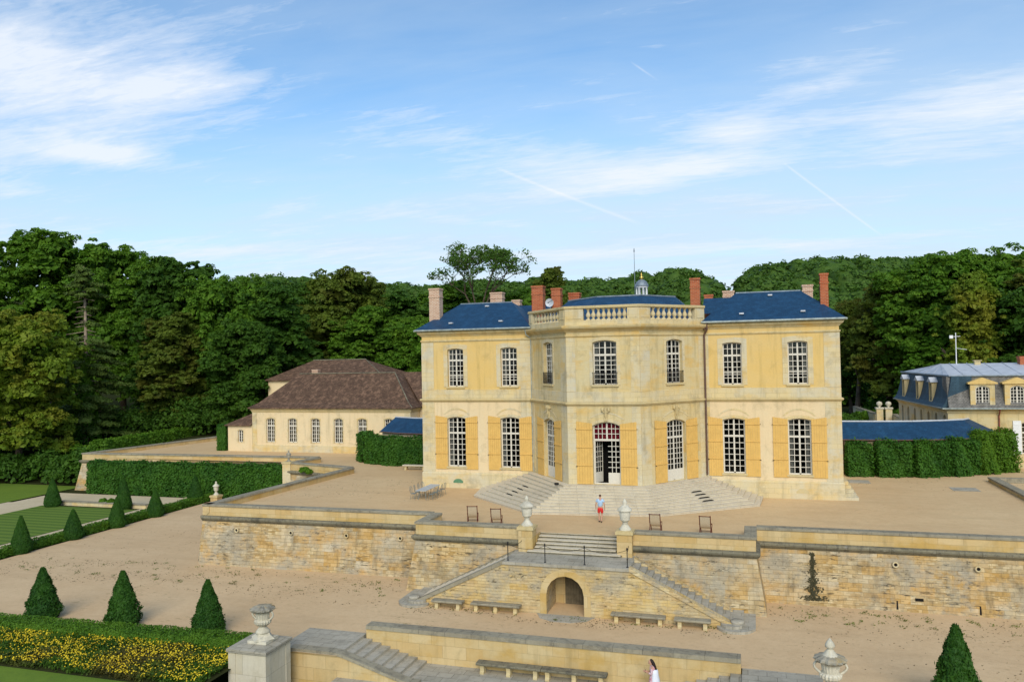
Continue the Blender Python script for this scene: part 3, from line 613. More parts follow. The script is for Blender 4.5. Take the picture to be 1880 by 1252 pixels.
def fluted(m_, x, y, z, prof, n=40, amp=.03):
    p = []
    for r, h, a in prof:
        for i in range(n):
            q = r*(1+amp*a*math.cos(i*math.pi)); an = 2*math.pi*i/n; p.append((x+q*math.cos(an), y+q*math.sin(an), z+h))
    f = [[k*n+i, k*n+(i+1) % n, (k+1)*n+(i+1) % n, (k+1)*n+i] for k in range(len(prof)-1) for i in range(n)]
    m_.add(p, f, False); m_.add(p[-n:], [list(range(n))]); return m_
def big_urn(label, x, y, z, lid, s=1.0):
    t = thing('stone_urn', label, 'urn', (x, y, z))
    b_ = MB(); b_.box(x-.52*s, x+.52*s, y-.52*s, y+.52*s, z, z+.14*s); b_.lathe(x, y, [(.66*s, .14*s), (.6*s, .2*s), (.42*s, .30*s), (.36*s, .42*s)], 4, z, smooth=False); b_.lathe(x, y, [(.33*s, .42*s), (.36*s, .46*s), (.3*s, .52*s), (.19*s, .66*s), (.16*s, .72*s)], 20, z); b_.build('foot', MT['urn'], t)
    m_ = MB(); fluted(m_, x, y, z, [(.14*s, .70*s, 0), (.26*s, .76*s, 1.5), (.38*s, .88*s, 2), (.40*s, .98*s, 2), (.34*s, 1.04*s, 1), (.29*s, 1.06*s, 0), (.30*s, 1.12*s, 1), (.33*s, 1.34*s, 1.2), (.38*s, 1.42*s, 0)], 36)
    m_.build('bowl', MT['urn'], t)
    r_ = MB(); fluted(r_, x, y, z, [(.40*s, 1.42*s, 0), (.50*s, 1.46*s, 1), (.58*s, 1.54*s, 1.6), (.55*s, 1.60*s, 1), (.42*s, 1.66*s, 1), (.22*s, 1.72*s, 2), (.1*s, 1.74*s, 1)], 28, .05)
    r_.build('rim', MT['urn_dark'], t)
    h_ = MB()
    for sg in (-1, 1):
        pts = [(x+sg*(.36+.22*math.sin(a))*s, y, z+(1.02+.5*(a/3.1))*s) for a in [i*.31 for i in range(11)]]; h_.path(pts, .05*s, 6)
    h_.build('handle', MT['urn'], t)
    if lid:
        l_ = MB(); l_.lathe(x, y, [(.3*s, 1.68*s), (.2*s, 1.80*s), (.12*s, 1.90*s), (.10*s, 1.96*s), (.17*s, 2.0*s), (.18*s, 2.08*s), (.12*s, 2.2*s), (.04*s, 2.30*s), (.005, 2.34*s)], 16, z); l_.build('finial', MT['urn'], t)
    return t
big_pier('massive pale stone pier in the left foreground beside the flower bed', -12.45, -27.75, -2.55, 1.95)
big_urn('open grey-rimmed stone urn on the massive left foreground pier', -12.3, -27.7, -2.56, False, .97)
big_pier('massive stone pier at the bottom edge right, almost out of view', 12.62, -27.9, -2.55, 1.95)
big_urn('lidded stone urn with a white pinecone finial, right foreground', 12.66, -27.9, -2.56, True, 1.0)
# court stairs
def court_stairs(label, sg):
    t = thing('court_stairs', label, 'staircase', (sg*9.35, -24.5, -4.66))
    lb = MB(); x0_, x1_ = (9.35, 12.7) if sg > 0 else (-12.7, -9.35); lb.box(x0_, x1_, -25.6, -22.95, -5, -3.57); lb.build('landing', MT['stepgrey'], t)
    st = MB(); n = 7
    for k in range(n):
        xa = 9.35-.5*(k+1); zt = -3.57-(1.09/(n+1))*(k+1); a, b_ = (xa, xa+.52) if sg > 0 else (-xa-.52, -xa); st.box(a, b_, -25.6, -23.32, -4.72, zt)
    st.build('steps', MT['stepgrey'], t)
    w_ = MB(); fr_ = frame((0, -25.62), (1, 0)); P = [(12.0, -8), (12.0, -3.62), (9.7, -3.62), (9.2, -3.68), (5.9, -4.62), (5.7, -4.75), (5.7, -8)]
    P = [(sg*x, z) for x, z in P]; P = P if sg < 0 else P[::-1]
    if sg < 0: P = P[::-1]; P = P[::-1]
    pts = [(x, -25.98, z) for x, z in P]+[(x, -25.6, z) for x, z in P]; n_ = len(P)
    w_.add(pts, [list(range(n_)), list(range(n_, 2*n_))[::-1]]+[[i, n_+i, n_+(i+1) % n_, (i+1) % n_] for i in range(n_)])
    w_.build('cheek_wall', MT['parapet'], t)
    c_ = MB(); Q = [(12.0, -3.60), (9.7, -3.60), (9.2, -3.66), (8.9, -3.74), (5.9, -4.60), (5.6, -4.66), (5.2, -4.66)]
    top = [(sg*x, z+.14) for x, z in Q]; bot = [(sg*x, z) for x, z in Q]
    for i in range(len(Q)-1):
        a, b_ = (i, i+1); ps = [(bot[a][0], -26.04, bot[a][1]), (bot[b_][0], -26.04, bot[b_][1]), (top[b_][0], -26.04, top[b_][1]), (top[a][0], -26.04, top[a][1])]
        ps += [(p[0], -25.5, p[2]) for p in ps]
        f = [[0, 1, 2, 3], [7, 6, 5, 4], [0, 4, 5, 1], [3, 2, 6, 7]] + ([[0, 3, 7, 4]] if i == 0 else []) + ([[1, 5, 6, 2]] if i == len(Q)-2 else [])
        c_.add(ps, f if sg < 0 else [g_[::-1] for g_ in f])
    c_.build('coping', MT['coping'], t); return t
court_stairs('grey stone steps going down beside the left foreground pier', -1)
court_stairs('grey stone steps rising to the right foreground urn', 1)
# ================================================================ CHATEAU
CH = thing('chateau', 'large two-storey ochre and stone chateau with blue slate roofs and yellow shutters', 'chateau', (0, 4, 0))
PP = [(-16, 0), (-6.67, 0), (-2.6, -5.07), (2.6, -5.07), (6.67, 0), (16, 0)]
FULL = [(-16, 12)] + PP + [(16, 12)]
ZS0, ZS1, ZT = 6.98, 7.2, 12.55
FW = frame((0, 0), (1, 0)); FP = frame((0, -5.07), (1, 0)); FL = frame((-6.67, 0), (4.07, -5.07)); FR = frame((2.6, -5.07), (4.07, 5.07))
SLN = math.hypot(4.07, 5.07)
wingx = [-13.05, -8.5, 8.67, 13.2]
for (a, b_) in ((-16, -6.67), (6.67, 16)):
    lo, hi = MB(), MB()
    ws = [x for x in wingx if a < x < b_]
    wall_with_openings(lo, FW, [(a, -.1), (b_, -.1), (b_, ZS0+.1), (a, ZS0+.1)], [opening(x-.78, x+.78, 1.72, 5.75, .13) for x in ws])
    wall_with_openings(hi, FW, [(a, ZS0+.1), (b_, ZS0+.1), (b_, ZT), (a, ZT)], [opening(x-.68, x+.68, 8.2, 11.3, .09) for x in ws])
    lo.build('wall', MT['plaster_lo'], CH, label='pale plastered lower storey wall'); hi.build('wall', MT['plaster_up'], CH, label='ochre plastered upper storey wall')
pv_ = MB()
for f_, a, b_, c_, w1, w2 in ((FP, -2.6, 2.6, .15, .97, .85), (FL, 0, SLN, 3.3, .97, .80), (FR, 0, SLN, 3.4, .97, .80)):
    wall_with_openings(pv_, f_, [(a, -.1), (b_, -.1), (b_, ZT), (a, ZT)], [opening(c_-w1, c_+w1, 1.46, 5.85, .26), opening(c_-w2, c_+w2, 8.45, 11.6, .16)], .38)
pv_.build('wall', MT['ashlar_gold'], CH, label='golden ashlar wall of the projecting pavilion')
sd_ = MB(); 
for (a, b_) in (((-16, 12), (-16, 0)), ((16, 0), (16, 12)), ((16, 12), (-16, 12))):
    sd_.add([(*a, -.1), (*b_, -.1), (*b_, ZT), (*a, ZT)], [[0, 1, 2, 3]])
sd_.build('wall', MT['plaster_lo'], CH, label='plain side and back walls')
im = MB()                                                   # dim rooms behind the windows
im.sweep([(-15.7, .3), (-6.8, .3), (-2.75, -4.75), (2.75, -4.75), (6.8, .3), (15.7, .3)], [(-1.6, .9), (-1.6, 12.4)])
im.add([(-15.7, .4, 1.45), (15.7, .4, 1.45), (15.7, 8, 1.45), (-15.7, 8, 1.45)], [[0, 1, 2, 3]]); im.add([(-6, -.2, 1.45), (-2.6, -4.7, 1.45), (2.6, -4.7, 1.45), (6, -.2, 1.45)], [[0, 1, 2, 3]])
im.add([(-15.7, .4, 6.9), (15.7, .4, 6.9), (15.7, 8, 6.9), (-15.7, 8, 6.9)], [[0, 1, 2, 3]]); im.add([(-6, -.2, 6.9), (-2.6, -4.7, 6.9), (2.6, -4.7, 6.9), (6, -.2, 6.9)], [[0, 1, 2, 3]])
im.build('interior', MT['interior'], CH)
# plinth, string course, entablature
MB().sweep(FULL, [(0, -.1), (.10, -.1), (.10, 1.18), (.04, 1.26), (0, 1.26)]).build('plinth', MT['ashlar'], CH)
MB().sweep(FULL, [(0, 6.94), (.05, 6.96), (.08, 7.02), (.17, 7.08), (.19, 7.17), (.15, 7.21), (0, 7.25)]).build('string_course', MT['trim'], CH)
MB().sweep(FULL, [(0, 7.252), (.035, 7.252), (.035, 7.95), (0, 7.97)]).build('apron_band', MT['ashlar'], CH)
MB().sweep(FULL, [(0, 11.82), (.04, 11.85), (.09, 11.93), (.09, 12.0), (0, 12.03)]).build('architrave', MT['ashlar_gold'], CH)
wl, wr = [(-16, 12), (-16, 0), (-6.9, 0)], [(6.9, 0), (16, 0), (16, 12)]
for p_ in (wl, wr): MB().sweep(p_, [(0, 12.28), (.05, 12.32), (.10, 12.40), (.26, 12.52), (.30, 12.62), (.30, 12.70), (0, 12.72)]).build('cornice', MT['ashlar_gold'], CH)
MB().sweep([(-7.0, .9), *PP[1:5], (7.0, .9)], [(-.3, 12.20), (.06, 12.22), (.10, 12.28), (.30, 12.40), (.40, 12.46), (.46, 12.58), (.46, 12.66), (.1, 12.70), (-1.2, 12.70)]).build('cornice', MT['ashlar_gold'], CH, label='projecting cornice under the balustrade')
# corner pilasters, 3 cm proud
def pil(f_, a, b_, z0, z1, o_=.03, mat='ashlar'): m_ = MB(); m_.obox(f_, a, b_, -.01, o_, z0, z1); m_.build('pilaster', MT[mat], CH)
for z0, z1 in ((1.27, 6.935), (7.975, 11.815)):
    pil(FW, -16.03, -14.95, z0, z1); pil(FW, 14.95, 16.03, z0, z1); pil(FW, -7.55, -6.66, z0, z1, .025); pil(FW, 6.66, 7.0, z0, z1, .025)
    pil(FL, .02, .55, z0, z1); pil(FL, SLN-1.0, SLN-.012, z0, z1); pil(FP, -2.61, -1.95+.0, z0, z1); pil(FP, 1.98, 2.61, z0, z1); pil(FR, .012, .95, z0, z1); pil(FR, SLN-.6, SLN-.02, z0, z1)
for a, b_ in ((-11.2, -10.6), (10.7, 11.3)): pil(FW, a, b_, 1.27, 6.935, .015, 'plaster_lo')
# windows
def surround(f_, c_, w, z0, z1, rise, d=.27, o=.03, sill=True, key=False):
    m_ = MB(); band(m_, f_, opening(c_-w, c_+w, z0, z1, rise), opening(c_-w-d, c_+w+d, z0-.02, z1+d, rise*1.3), -.005, o)
    s_ = m_.build('window_surround', MT['ashlar'], CH)
    if sill: q = MB(); q.obox(f_, c_-w-.12, c_+w+.12, -.2, .11, z0-.13, z0-.003); q.build('sill', MT['trim'], s_)
    return s_
def hood(f_, c_, w, z):                                     # shallow segmental relief above the ground-floor openings
    m_ = MB(); a1 = arc(c_-w, c_+w, z, .42, 12); a2 = arc(c_-w-.12, c_+w+.12, z+.02, .52, 12)
    n = len(a1); m_.add([f_(p, .022, q) for p, q in a1]+[f_(p, .022, q) for p, q in a2]+[f_(p, 0, q) for p, q in a2]+[f_(p, 0, q) for p, q in a1], [[i, n+i, n+i+1, i+1] for i in range(n-1)]+[[n+i, 2*n+i, 2*n+i+1, n+i+1] for i in range(n-1)]+[[3*n+i, i, i+1, 3*n+i+1] for i in range(n-1)]); m_.build('hood_mould', MT['ashlar'], CH)
curt_lo = [('L', .36), ('L', .3), None, ('B', .30)]; curt_up = [('L', .3), ('L', .36), None, ('B', .26)]
for i, x in enumerate(wingx):
    make_window(CH, FW, x-.78, x+.78, 1.72, 5.75, .13, trans=4.42, rows=(3, 6), curtain=curt_lo[i])
    make_window(CH, FW, x-.68, x+.68, 8.2, 11.3, .09, trans=10.32, rows=(2, 5), guard=True, curtain=curt_up[i])
    surround(FW, x, .78, 1.72, 5.75, .13, d=.22); surround(FW, x, .68, 8.2, 11.3, .09, d=.36); hood(FW, x, 1.0, 5.92)
    for a, b_, rs in ((x-.80-1.02, x-.80, -1), (x+.80, x+.80+1.02, 1)): shutter(CH, FW, a, b_, 1.52, 5.84, rs)
shutter_sets = [(FP, .15, None), (FL, 3.3, None), (FR, 3.4, None)]
for k, (f_, c_, _) in enumerate(shutter_sets):
    w1, w2 = .97, (.85, .80, .80)[k]
    make_window(CH, f_, c_-w1, c_+w1, 1.46, 5.85, .26, rec=.26, half_cols=3, trans=4.55, rows=(3, 6), panel=.72, red=(k == 0), skip_leaf=0 if k == 0 else None, curtain=('L', .5) if k == 1 else None, label='cream glazed door, one leaf open' if k == 0 else None)
    make_window(CH, f_, c_-w2, c_+w2, 8.45, 11.6, .16, rec=.24, trans=10.55, rows=(2, 6), curtain=('B', .24))
    surround(f_, c_, w2, 8.45, 11.6, .16, d=.24); surround(f_, c_, w1, 1.46, 5.85, .26, d=.2, sill=False); hood(f_, c_, 1.2, 6.0)
    for a, b_, rs in ((c_-w1-1.17, c_-w1-.02, -1), (c_+w1+.02, c_+w1+1.17, 1)): shutter(CH, f_, a, b_, 1.47, 5.88, rs)
    rl = MB()                                               # small iron guard at the upper window
    for z_ in (8.55, 9.3): rl.obox(f_, c_-w2-.05, c_+w2+.05, .05, .08, z_, z_+.03)
    for q in range(15): t_ = c_-w2+2*w2*q/14; rl.obox(f_, t_-.012, t_+.012, .05, .075, 8.5, 9.33)
    rl.build('window_guard', MT['iron'], CH)
    kb = MB()                                               # carved keystone ornament
    kb.obox(f_, c_-.12, c_+.12, 0, .10, 5.92, 6.5); kb.obox(f_, c_-.20, c_+.20, 0, .13, 6.5, 6.62); kb.obox(f_, c_-.32, c_+.32, 0, .10, 6.62, 6.9)
    kb.lathe(*f_(c_-.22, .1, 0).xy, [(.02, 6.55), (.10, 6.62), (.10, 6.75), (.03, 6.85)], 8); kb.lathe(*f_(c_+.22, .1, 0).xy, [(.02, 6.55), (.10, 6.62), (.10, 6.75), (.03, 6.85)], 8); kb.lathe(*f_(c_, .12, 0).xy, [(.02, 6.1), (.09, 6.3), (.07, 6.5), (.10, 6.7), (.03, 6.9)], 8)
    kb.build('keystone', MT['trim'], CH)
# the open door leaf, swung inwards
t0_ = .15-.97+.07; hw = .97-.07-.055; ang = math.radians(62)
H = FP(t0_+.02, -.30, 0); FD = frame((H.x, H.y), (math.cos(ang), math.sin(ang)))
dl = MB(); zb = 1.53; ztp = 4.49
dl.obox(FD, 0, hw, -.03, .02, zb, zb+.72); dl.obox(FD, 0, .06, -.03, .02, zb+.72, ztp); dl.obox(FD, hw-.06, hw, -.03, .02, zb+.72, ztp); dl.obox(FD, .06, hw-.06, -.03, .02, ztp-.07, ztp)
for k in (1, 2): dl.obox(FD, .06+(hw-.12)*k/3-.02, .06+(hw-.12)*k/3+.02, -.02, .01, zb+.72, ztp-.07)
for k in range(1, 6): z_ = zb+.72+(ztp-zb-.79)*k/6; dl.obox(FD, .06, hw-.06, -.018, .008, z_-.018, z_+.018)
dlo = dl.build('door_leaf', MT['frame'], CH, label='open glazed door leaf'); g_ = MB(); g_.add([FD(.06, -.005, zb+.72), FD(hw-.06, -.005, zb+.72), FD(hw-.06, -.005, ztp-.07), FD(.06, -.005, ztp-.07)], [[0, 1, 2, 3]]); g_.build('pane', MT['glass'], dlo)
# cellar vents in the plinth
for x, lab, mt in ((-12.95, 'green grilled vent', plainmat('green_grille', (.10, .22, .12), .6)), (13.3, 'stone-blocked vent', MT['trim'])):
    m_ = MB(); a = opening(x-.42, x+.42, .42, .75, .2); m_.add([FW(p, .115, q) for p, q in a]+[FW(p, .09, q) for p, q in a], [list(range(len(a)))]+[[i, len(a)+i, len(a)+(i+1) % len(a), (i+1) % len(a)] for i in range(len(a))]); m_.build('cellar_vent', mt, CH, label=lab)
# balustrade
BZ = 12.70; bpath = offset_path([(-7.0, .9), *PP[1:5], (7.0, .9)], .12)[1:-1]
bpath = [(bpath[0][0]-.0, bpath[0][1])] + bpath[1:]
BA = MB().sweep(bpath, [(-.42, BZ), (0, BZ), (0, BZ+.30), (-.04, BZ+.34), (-.38, BZ+.34), (-.42, BZ+.30)]).build('balustrade', MT['ashlar'], CH)
MB().sweep(bpath, [(-.46, BZ+1.16), (.03, BZ+1.16), (.06, BZ+1.20), (.06, BZ+1.32), (.02, BZ+1.36), (-.45, BZ+1.36), (-.46, BZ+1.16)]).build('handrail', MT['trim'], BA)
b0 = Vector(bpath[0]); 
def bframe(i): a, b_ = bpath[i], bpath[i+1]; return frame(a, (b_[0]-a[0], b_[1]-a[1])), math.hypot(b_[0]-a[0], b_[1]-a[1])
def baluster(f_, t_):
    c_ = f_(t_, -.21, 0); m_ = MB(); m_.box(-.14, .14, -.14, .14, .0, .07)
    m_.lathe(0, 0, [(.11, .07), (.07, .12), (.09, .16), (.175, .28), (.17, .38), (.10, .52), (.07, .62), (.09, .66), (.11, .70), (.11, .76)], 10); m_.box(-.14, .14, -.14, .14, .76, .82)
    o = m_.build('baluster', MT['ashlar'], BA, world=False); o.location = Vector((c_.x, c_.y, BZ+.34))-wofs(BA); return o
first = None
for i, (peds, run_) in enumerate((([(0, .75), (-1.0, None)], (.85, 5.35, 8)), ([(0, 1.35), (-.85, None)], (1.5, 4.45, 8)), ([(0, 1.1), (-1.0, None)], (1.25, 5.5, 8)))):
    f_, ln = bframe(i)
    for a, b_ in peds:
        pm = MB(); a2, b2 = (a, b_) if b_ is not None else (ln+a, ln)
        pm.obox(f_, a2+.01, b2-.01, -.40, -.02, BZ+.34, BZ+1.16); pm.obox(f_, a2+.14, b2-.14, -.02, .012, BZ+.44, BZ+1.06)
        pm.build('pedestal', MT['ashlar'], BA)
    for q in range(run_[2]):
        t_ = run_[0]+(run_[1]-run_[0])*(q+.5)/run_[2]
        if first is None: first = baluster(f_, t_)
        else:
            c_ = first.copy(); COL.objects.link(c_); p_ = f_(t_, -.21, 0); c_.location = Vector((p_.x, p_.y, BZ+.34))-wofs(BA)
# roofs
def hip(parent, x0, x1, y0, y1, ze, zr, rx0, rx1, ry, mat, name='roof', thick=.1, label=None, flare=0):
    m_ = MB(); A_, B_, C_, D_ = (x0, y0, ze), (x1, y0, ze), (x1, y1, ze), (x0, y1, ze); P_, Q_ = (rx0, ry, zr), (rx1, ry, zr)
    if flare:
        k = .22; lf = lambda a, b_: tuple(a[i]+(b_[i]-a[i])*k for i in range(2))+(a[2]+(b_[2]-a[2])*k*(1-flare),)
        a1, b1 = lf(A_, P_), lf(B_, Q_); c1, d1 = lf(C_, Q_), lf(D_, P_)
        m_.add([A_, B_, C_, D_, a1, b1, c1, d1, P_, Q_], [[0, 1, 5, 4], [1, 2, 6, 5], [2, 3, 7, 6], [3, 0, 4, 7], [4, 5, 9, 8], [5, 6, 9], [6, 7, 8, 9], [7, 4, 8]])
    else: m_.add([A_, B_, C_, D_, P_, Q_], [[0, 1, 5, 4], [1, 2, 5], [2, 3, 4, 5], [3, 0, 4]])
    m_.add([A_, B_, C_, D_]+[(p[0], p[1], ze-thick) for p in (A_, B_, C_, D_)], [[0, 4, 5, 1], [1, 5, 6, 2], [2, 6, 7, 3], [3, 7, 4, 0], [7, 6, 5, 4]])
    return m_.build(name, mat, parent, label=label)
RWL = hip(CH, -16.45, -6.5, -.45, 10, 12.86, 15.2, -14.2, -9.5, 4.5, MT['slate'], label='blue slate hipped roof of the left wing')
RWR = hip(CH, 6.55, 16.45, -.45, 10, 12.86, 15.2, 8.95, 13.75, 4.5, MT['slate'], label='blue slate hipped roof of the right wing')
cr = MB(); bt = [(-6.6, .8), (-2.5, -4.3), (2.5, -4.3), (6.6, .8), (6.6, 12), (-6.6, 12)]; tp_ = [(-4.5, 4.2), (-1.7, 2.4), (1.8, 2.4), (4.3, 4.2), (4.3, 9), (-4.5, 9)]
n = 6; cr.add([(x, y, 12.75) for x, y in bt]+[(x, y, 15.05+(.12 if 0 < i < 3 else 0)) for i, (x, y) in enumerate(tp_)], [[i, (i+1) % n, n+(i+1) % n, n+i] for i in range(n)]+[[n+i for i in range(n)]])
cr.add([(-9.6, 3.2, 13.6), (-6.4, 3.2, 13.6), (-6.4, 6.5, 15.0), (-9.6, 6.5, 15.0), (-6.4, 10, 13.6), (-9.6, 10, 13.6)], [[0, 1, 2, 3], [3, 2, 4, 5]])
cr.add([(6.4, 3.2, 13.6), (9.6, 3.2, 13.6), (9.6, 6.5, 15.0), (6.4, 6.5, 15.0), (9.6, 10, 13.6), (6.4, 10, 13.6)], [[0, 1, 2, 3], [3, 2, 4, 5]])
cr.add([(-16.2, 9.9, 12.72), (16.2, 9.9, 12.72), (16.2, 12.4, 12.72), (-16.2, 12.4, 12.72)], [[0, 1, 2, 3]])
RC = cr.build('roof', MT['slate'], CH, label='low blue slate roof behind the balustrade')
def ridge(parent, *segs):
    m_ = MB()
    for a, b_ in segs: m_.tube(a, b_, .07, n=6)
    m_.build('ridge_cap', MT['lead'], parent)
for Rr, x0, x1, a, b_ in ((RWL, -16.45, -6.5, -14.2, -9.5), (RWR, 6.55, 16.45, 8.95, 13.75)):
    ridge(Rr, ((a, 4.5, 15.2), (b_, 4.5, 15.2)))
    for u, v in ((.5, .84), (.27, .2), (.74, .22)):
        sk = MB(); x = x0+(x1-x0)*(.5+(u-.5)*(1-v*.4)); y = -.45+4.95*v; z = 12.86+2.34*v; sk.box(x-.16, x+.16, y-.16, y+.1, z+.02, z+.13); sk.box(x-.13, x-.03, y-.17, y-.16, z+.03, z+.12); sk.build('roof_vent', MT['zinc'], Rr)
    gt = MB(); gt.tube((x0+.0, -.48, 12.80), (x1, -.48, 12.80), .085, n=8); gt.tube((x0, -.48, 12.8), (x0, 9, 12.8), .085, n=8) if x0 < 0 else gt.tube((x1, -.48, 12.8), (x1, 9, 12.8), .085, n=8); gt.build('gutter', MT['gutter'], Rr)
ridge(RC, ((-4.5, 4.2, 15.08), (-1.7, 2.4, 15.2)), ((-1.7, 2.4, 15.2), (1.8, 2.4, 15.2)), ((1.8, 2.4, 15.2), (4.3, 4.2, 15.08)))
def chimney(parent, x, y, w, d, z0, z1, mat, label=None, dark=False):
    m_ = MB(); h, e = w/2, d/2; m_.box(x-h, x+h, y-e, y+e, z0, z1-.12); zc = z1-(z1-z0)*.22
    m_.box(x-h-.04, x+h+.04, y-e-.04, y+e+.04, zc-.12, zc); m_.box(x-h-.05, x+h+.05, y-e-.05, y+e+.05, z1-.26, z1-.121)
    c_ = m_.build('chimney', MT[mat], parent, label=label); q = MB(); q.box(x-h+.03, x+h-.03, y-e+.03, y+e-.03, z1-.119, z1-.04); q.lathe(x, y, [(.16, 0), (.13, .12)], 10, z1-.04); q.build('chimney_top', MT['trim'], c_) if False else None
    q = MB(); q.box(x-h-.06, x+h+.06, y-e-.06, y+e+.06, z1-.118, z1-.03); return c_
chimney(RWL, -15.45, 1.9, .92, .8, 12.9, 16.55, 'brick_pale', 'tall pale brick chimney at the left corner')
chimney(RWL, -11.75, 7.4, 1.1, .8, 13.8, 16.45, 'brick_pale'); chimney(RWL, -10.1, 8, .7, .7, 13.5, 15.75, 'brick_pale')
chimney(RC, -6.85, 3.4, .95, .85, 13.0, 16.5, 'brick_red', 'tall red brick chimney beside the satellite dish')
chimney(RC, -6.15, 7, .8, .8, 13.5, 16.55, 'brick_red'); chimney(RC, -4.9, 8.6, .95, .8, 14.5, 16.22, 'brick_red')
chimney(RC, 5.95, 3, .72, .95, 12.8, 16.5, 'brick_red', 'slim red brick chimney right of the balustrade'); chimney(RC, 6.65, 9, .7, .6, 13.5, 15.6, 'brick_red')
chimney(RWR, 8.3, 8.3, .9, .8, 13.4, 15.8, 'brick_pale'); chimney(RWR, 14.35, 6, .75, .7, 13.4, 15.85, 'brick_pale', 'short pale brick chimney')
chimney(RWR, 15.25, 2.2, .55, .7, 12.9, 16.35, 'brick_red', 'tall narrow brick chimney at the right corner')
# cupola, mast and dish
CU = bpy.data.objects.new('cupola', None); COL.objects.link(CU); CU.parent = CH; CU.location = Vector((1.25, 7, 15.0))-CH.location
m_ = MB(); m_.lathe(1.25, 7, [(.60, -.3), (.60, .30), (.52, .36)], 8, 15.0, smooth=False); 
for k in range(8):
    a = math.pi/8+k*math.pi/4; m_.lathe(1.25+.45*math.cos(a), 7+.45*math.sin(a), [(.075, .36), (.06, .42), (.06, 1.12), (.085, 1.18)], 6, 15.0)
m_.lathe(1.25, 7, [(.53, 1.16), (.55, 1.22), (.55, 1.27), (.5, 1.29)], 16, 15.0); m_.build('lantern', MT['white'], CU)
m_ = MB(); m_.lathe(1.25, 7, [(.62, 1.28), (.58, 1.32), (.54, 1.46), (.44, 1.64), (.29, 1.77), (.12, 1.85), (.08, 1.87)], 16, 15.0); m_.build('dome', MT['lead'], CU)
m_ = MB(); m_.lathe(1.25, 7, [(.07, 1.80), (.05, 1.86), (.15, 1.92), (.18, 2.02), (.14, 2.12), (.05, 2.17), (.09, 2.22), (.07, 2.3), (.02, 2.38), (.01, 2.5)], 12, 15.0); m_.build('finial', MT['gold'], CU)
m_ = MB(); m_.tube((.62, 7.4, 15.0), (.62, 7.4, 19.3), .035, .022); m_.tube((.62, 7.4, 19.3), (.62, 7.4, 19.6), .07, .03); m_.build('lightning_rod', MT['lead'], CH)
DI = MB(); DI.tube((-5.15, .6, 12.9), (-5.15, .6, 14.55), .03); d0 = Vector((-5.15, .45, 14.75)); 
n = 16; ring = []
for r_, o_ in ((0, .0), (.15, .02), (.26, .05), (.34, .09)):
    for k in range(n): a = 2*math.pi*k/n; ring.append(d0+Vector((r_*math.cos(a), -o_, r_*math.sin(a))))
DI.add(ring, [[j*n+k, j*n+(k+1) % n, (j+1)*n+(k+1) % n, (j+1)*n+k] for j in range(3) for k in range(n)], True)
DO = DI.build('satellite_dish', MT['zinc'], CH); m_ = MB(); m_.tube(d0+Vector((.25, -.1, .22)), d0+Vector((0, -.35, 0)), .02); m_.tube(d0+Vector((0, -.35, 0)), d0+Vector((-.05, -.42, -.03)), .045); m_.build('receiver_arm', MT['iron'], DO)
# downpipes
m_ = MB(); m_.path([(6.9, -.40, 12.75), (6.95, -.36, 12.3), (6.72, -.16, 11.9), (6.72, -.16, 1.6)], .07, 8); m_.lathe(6.78, -.25, [(.09, 0), (.17, .3), (.17, .34)], 8, 12.25); m_.build('downpipe', MT['copper'], CH)
m_ = MB(); m_.path([(-7.0, -.40, 12.7), (-6.95, -.3, 12.25), (-6.62, -.10, 12.0), (-6.62, -.1, 1.6)], .045, 8); m_.build('downpipe', MT['gutter'], CH)
# side steps remnant and threshold lamp
m_ = MB()
for k in range(5): m_.box(16.1, 17.0-.14*k, -.0+.25*k, 2.6, .24*k-.02, .24*(k+1)-.02)
m_.build('side_steps', MT['ashlar'], CH)
